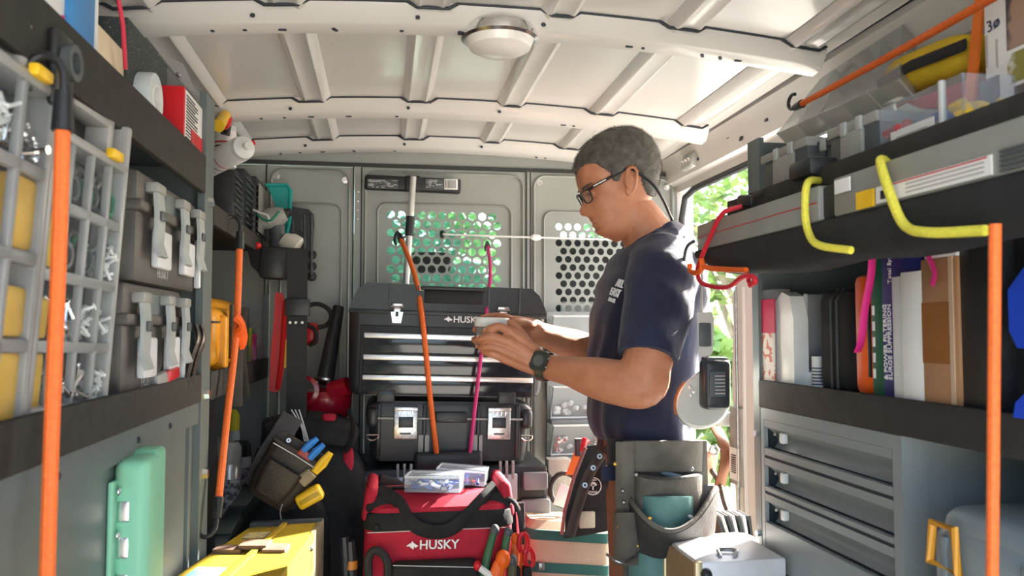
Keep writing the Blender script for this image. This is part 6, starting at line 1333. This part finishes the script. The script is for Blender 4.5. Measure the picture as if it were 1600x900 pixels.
# ---- glasses
FRM = mat('black spectacle frame', (.012, .012, .013), .3)
def gp(u, v, dy): p = Q(u, v, YM+dy); return p
g = thing('eyeglasses', 'black rectangular glasses with neck cord on the man\'s face', 'glasses', hp(3, 60, 0))
for sy in (-1, 1):
    o = [hp(h, 60-5*(d/.055)**2+.05*(h-12), sy*d) for h, d in ((21, .010), (22, .030), (20.5, .052), (14, .055), (4, .050), (2, .032), (4.5, .014), (13, .009))]
    obj('rim', MB().tube(smooth(o+[o[0]], 3), .0017, 6), FRM, g)
    obj('lens', MB().add(o, [tuple(range(8))]), mat('spectacle lens', (.85, .9, .9), .05, clear=.9), g)
    hinge = o[2]; er = Vector((Q(982, 262, YM-.074).x, YM+sy*.075, Q(982, 262, YM-.074).z)); er2 = Vector((Q(997, 270, YM-.074).x, YM+sy*.074, Q(997, 270, YM-.074).z))
    tp = obj('temple', MB().tube([hinge, hinge.lerp(er, .08)+Vector((0, sy*.004, 0)), hinge.lerp(er, .5)+Vector((0, sy*.008, 0)), er, er2], .0030, 8, flat=(1.2, .6)), FRM, g)
    obj('temple_inlay', MB().tube([hinge.lerp(er, .12)+Vector((0, sy*.0065, .0002)), hinge.lerp(er, .42)+Vector((0, sy*.0098, .0002))], .0016, 6), ALU, tp)
obj('bridge', MB().tube([hp(17, 60, .010), hp(18, 62, 0), hp(17, 60, -.010)], .0017, 6), FRM, g)
cordp = [Vector((Q(997, 270, YM-.074).x, YM-.074, Q(997, 270, YM-.074).z)), Q(1020, 288, YM-.068), Q(1036, 312, YM-.058), Q(1046, 334, YM-.045), Q(1052, 347, YM-.02)]
cs = smooth(cordp, 6); obj('neck_cord', MB().tube(cs+[Vector((p.x, 2*YM-p.y, p.z)) for p in cs[::-1]], .0035, 8), FRM, g)
# ---- wristwatch
wp = Q(852, 573, 1.703); wa = (Q(890, 580, 1.665)-Q(846, 570, 1.706)).normalized(); Mw = along(wp-wa*.012, wp)
t = thing('wristwatch', 'chunky dark digital watch on the man\'s near wrist', 'watch', wp)
WM = mat('dark resin watch', (.035, .038, .03), .4, var=.15)
obj('strap', MB().lathe([(.0295, 0), (.0325, .002), (.0325, .020), (.0295, .022)], Mw, 28), WM, t)
wd = (Vector((0, 0, CZ))-wp); wd = (wd-wa*wd.dot(wa)).normalized(); up_ = wd.cross(wa).normalized(); wd2 = (wd+up_*-.25).normalized() if up_.z < 0 else (wd+up_*.25).normalized()
ux = wa; uy = wd2.cross(ux).normalized(); Mf = frame(wp+wd2*.0325, ux, uy, wd2)
cs_ = obj('case', MB().prism(rrect(.036, .044, .010), .009, Mf @ Matrix.Translation((0, 0, -.002))).prism(rrect(.030, .034, .012), .003, Mf @ Matrix.Translation((0, 0, .006))), WM, t)
obj('dial', MB().lathe([(.0005, 0), (.0115, 0), (.0115, .0012), (.0005, .0014)], Mf @ Matrix.Translation((0, 0, .0085)), 24), mat('grey lcd', (.10, .105, .09), .2), cs_); obj('dial_ring', MB().lathe([(.0115, 0), (.0135, 0), (.0135, .0018), (.0115, .0018)], Mf @ Matrix.Translation((0, 0, .0085)), 24), DGREY, cs_)
for a in (-1, 1):
    for b in (-1, 1): obj('button', MB().rbox((a*.019, b*.010, .003), (.005, .006, .005), .002).__class__(Mf).rbox((a*.019, b*.010, .003), (.005, .006, .005), .002), STEEL, cs_)
# ---- jar
jc = Q(768.5, 520, 1.762); j = thing('plastic_jar', 'clear plastic jar with white lid held in both hands', 'jar', (jc.x, jc.y, jc.z-.03))
Mj = Matrix.Translation((jc.x, jc.y, jc.z)) @ rot(2, 1)
obj('jar_body', MB().lathe([(.030, -.028), (.0345, -.025), (.0355, -.02), (.0355, .010), (.033, .014), (.033, .018)], Mj, 32), mat('jar plastic', (.72, .74, .76), .12, clear=.6, spec=.7), j)
obj('contents', MB().lathe([(.001, -.025), (.032, -.0245), (.033, -.018), (.033, .002), (.001, .004)], Mj, 24), mat('grey fasteners', (.22, .22, .23), .4, .6, var=.5, vs=160, bump=1, bs=200), j)
obj('lid', MB().lathe([(.0385, .014), (.0395, .015), (.0395, .030), (.0375, .0335), (.001, .0340)], Mj, 36), mat('white lid', (.80, .79, .75), .35), j)
obj('label', MB().rbox(Mj @ Vector((-.008, -.0352, -.004)), (.009, .002, .009), .0005), PAPER, j)
# ================================================================ tool belt
SUEDE = mat('worn grey suede', (.055, .049, .041), .8, col2=(.145, .132, .11), thr=(.3, .7), vs=11, bump=.3, bs=120); SUEDED = mat('dark oiled suede', (.035, .034, .032), .7, var=.5, vs=12, bump=.3, bs=120)
TEAL2 = mat('faded teal nylon', (.06, .15, .14), .75, col2=(.13, .27, .25), thr=(.3, .7), vs=14, bump=.2, bs=300); BRASS = mat('brass rivet', (.65, .40, .08), .3, .9)
t = thing('tool_belt', 'worn grey suede tool belt with teal pouches on the man\'s hips', 'tool belt', (.60, 1.64, .70))
bl = obj('belt', MB().loft([ring_(v, 946-(v-684)*.15, 1062, hw) for v, hw in ((683, .171), (686, .176), (703, .178), (706, .172))]), SUEDED, t)
def pocket(u0, u1, v0, v1, Y, bulge, rim=0.0, low=1.0, curve=0):
    """pouch front: px box, bulging towards the camera; rim = dip of the top edge in px, curve = rounding of the lower edge"""
    def fn(a, b):
        u = u0+(u1-u0)*a; s_ = math.sin(math.pi*a); w_ = 1-curve*b*b; u = (u0+u1)/2+(u-(u0+u1)/2)*w_
        v = v0+rim*s_+(v1-v0-rim*s_)*b
        return PY(u, v, Y-bulge*s_**.6*(1-.35*b*low))
    return fn
YP = 1.645
obj('back_panel', MB().sheet(lambda a, b: PY(974+128*a+(6*b if a > .5 else 0), 688+240*b, YP-.012*math.sin(math.pi*a)), 8, 12, .006), SUEDE, t)
obj('flap', MB().sheet(pocket(982, 1096, 688, 736, YP-.012, .035), 16, 8, .006), SUEDE, t)
obj('flap_binding', MB().tube([pocket(982, 1096, 688, 736, YP-.014, .038)(1, b/8) for b in range(9)], .006, 8), SUEDED, t)
obj('inner_pocket', MB().sheet(pocket(992, 1093, 742, 800, YP-.016, .050, 6), 18, 8, .006), SUEDE, t)
obj('pocket_binding', MB().tube([pocket(992, 1093, 742, 800, YP-.018, .052, 6)(a/18, 0) for a in range(19)], .004, 8), SUEDED, t)
obj('teal_panel', MB().sheet(pocket(1002, 1084, 775, 830, YP-.022, .055, 0), 14, 8, .005), TEAL2, t)
big = lambda a, b: PY(979+140*a+(-10*b*(a-.5)*2), (768+62*math.sin(math.pi*min(1, a*1.02))**.8*(1 if a < .62 else 1)-(6 if a > .8 else 0)*(a-.8)*5)*(1-b)+(862+8*math.sin(math.pi*a))*b, YP-.02-.085*math.sin(math.pi*a)**.7*(1-.45*b))
obj('main_pouch', MB().sheet(big, 24, 10, .007), SUEDED, t); obj('pouch_rim', MB().tube([big(a/24, 0) for a in range(25)], .0055, 8), SUEDE, t)
obj('pouch_lining', MB().sheet(lambda a, b: PY(1060+54*a, 760+70*b, YP-.006-.03*a*math.sin(math.pi*b)), 6, 6, .004), SUEDED, t)
low = lambda a, b: PY(986+90*a, (800+70*a)*(1-b)+915*b, YP-.015-.045*math.sin(math.pi*a)**.7)
obj('lower_pouch', MB().sheet(low, 14, 8, .006), TEAL2, t); obj('lower_rim', MB().tube([low(a/14, 0) for a in range(15)], .006, 8), SUEDED, t)
obj('side_strap', MB().sheet(lambda a, b: PY(964+24*a, 690+190*b, YP-.03-.01*math.sin(math.pi*a)), 3, 10, .006), SUEDE, t)
obj('side_pocket', MB().sheet(pocket(962, 1000, 800, 882, YP-.03, .03, 0), 10, 8, .005), SUEDE, t)
obj('tool_holder', MB().sheet(lambda a, b: PY(948+24*a, 684+44*b, YP+.02), 3, 4, .008), LEATHER, t)
for u, v, m in ((973, 767, STEEL), (975, 785, STEEL), (972, 802, STEEL), (994, 742, STEEL), (1081, 733, STEEL), (1015, 810, BRASS), (981, 829, BRASS), (967, 823, BRASS), (996, 853, BRASS), (961, 725, BRASS)):
    obj('rivet', MB().ell(PY(u, v, YP-.048 if u < 1000 else YP-.085), (.0042, .003, .0042)), m, t)
obj('hammer_loop', MB().tube(smooth([PY(948, 866, YP-.05), PY(962, 876, YP-.07), PY(978, 880, YP-.07), PY(992, 872, YP-.06), PY(999, 852, YP-.045)], 6), .003, 8), STEEL, t)
obj('shirt_cloth', MB().sheet(lambda a, b: PY(940+36*a, 728+22*b, YP+.01), 3, 3, .006), TEE, t)
solo('blue_pencil', MB().rbox(PY(1050, 742, YP-.035), (.05, .008, .010), .002, rot(0, 18)), mat('blue grey pencil', (.16, .24, .30), .5), 'blue grey carpenter pencil in the suede belt pocket', 'pencil')
solo('tape_hook', MB().tube([PY(1068+16*math.cos(k*.45+3.3), 815+10*math.sin(k*.45+3.3), YP-.05) for k in range(7)], .004, 8), LGREY, 'pale curved tool handle inside the big belt pouch', 'hand tool')
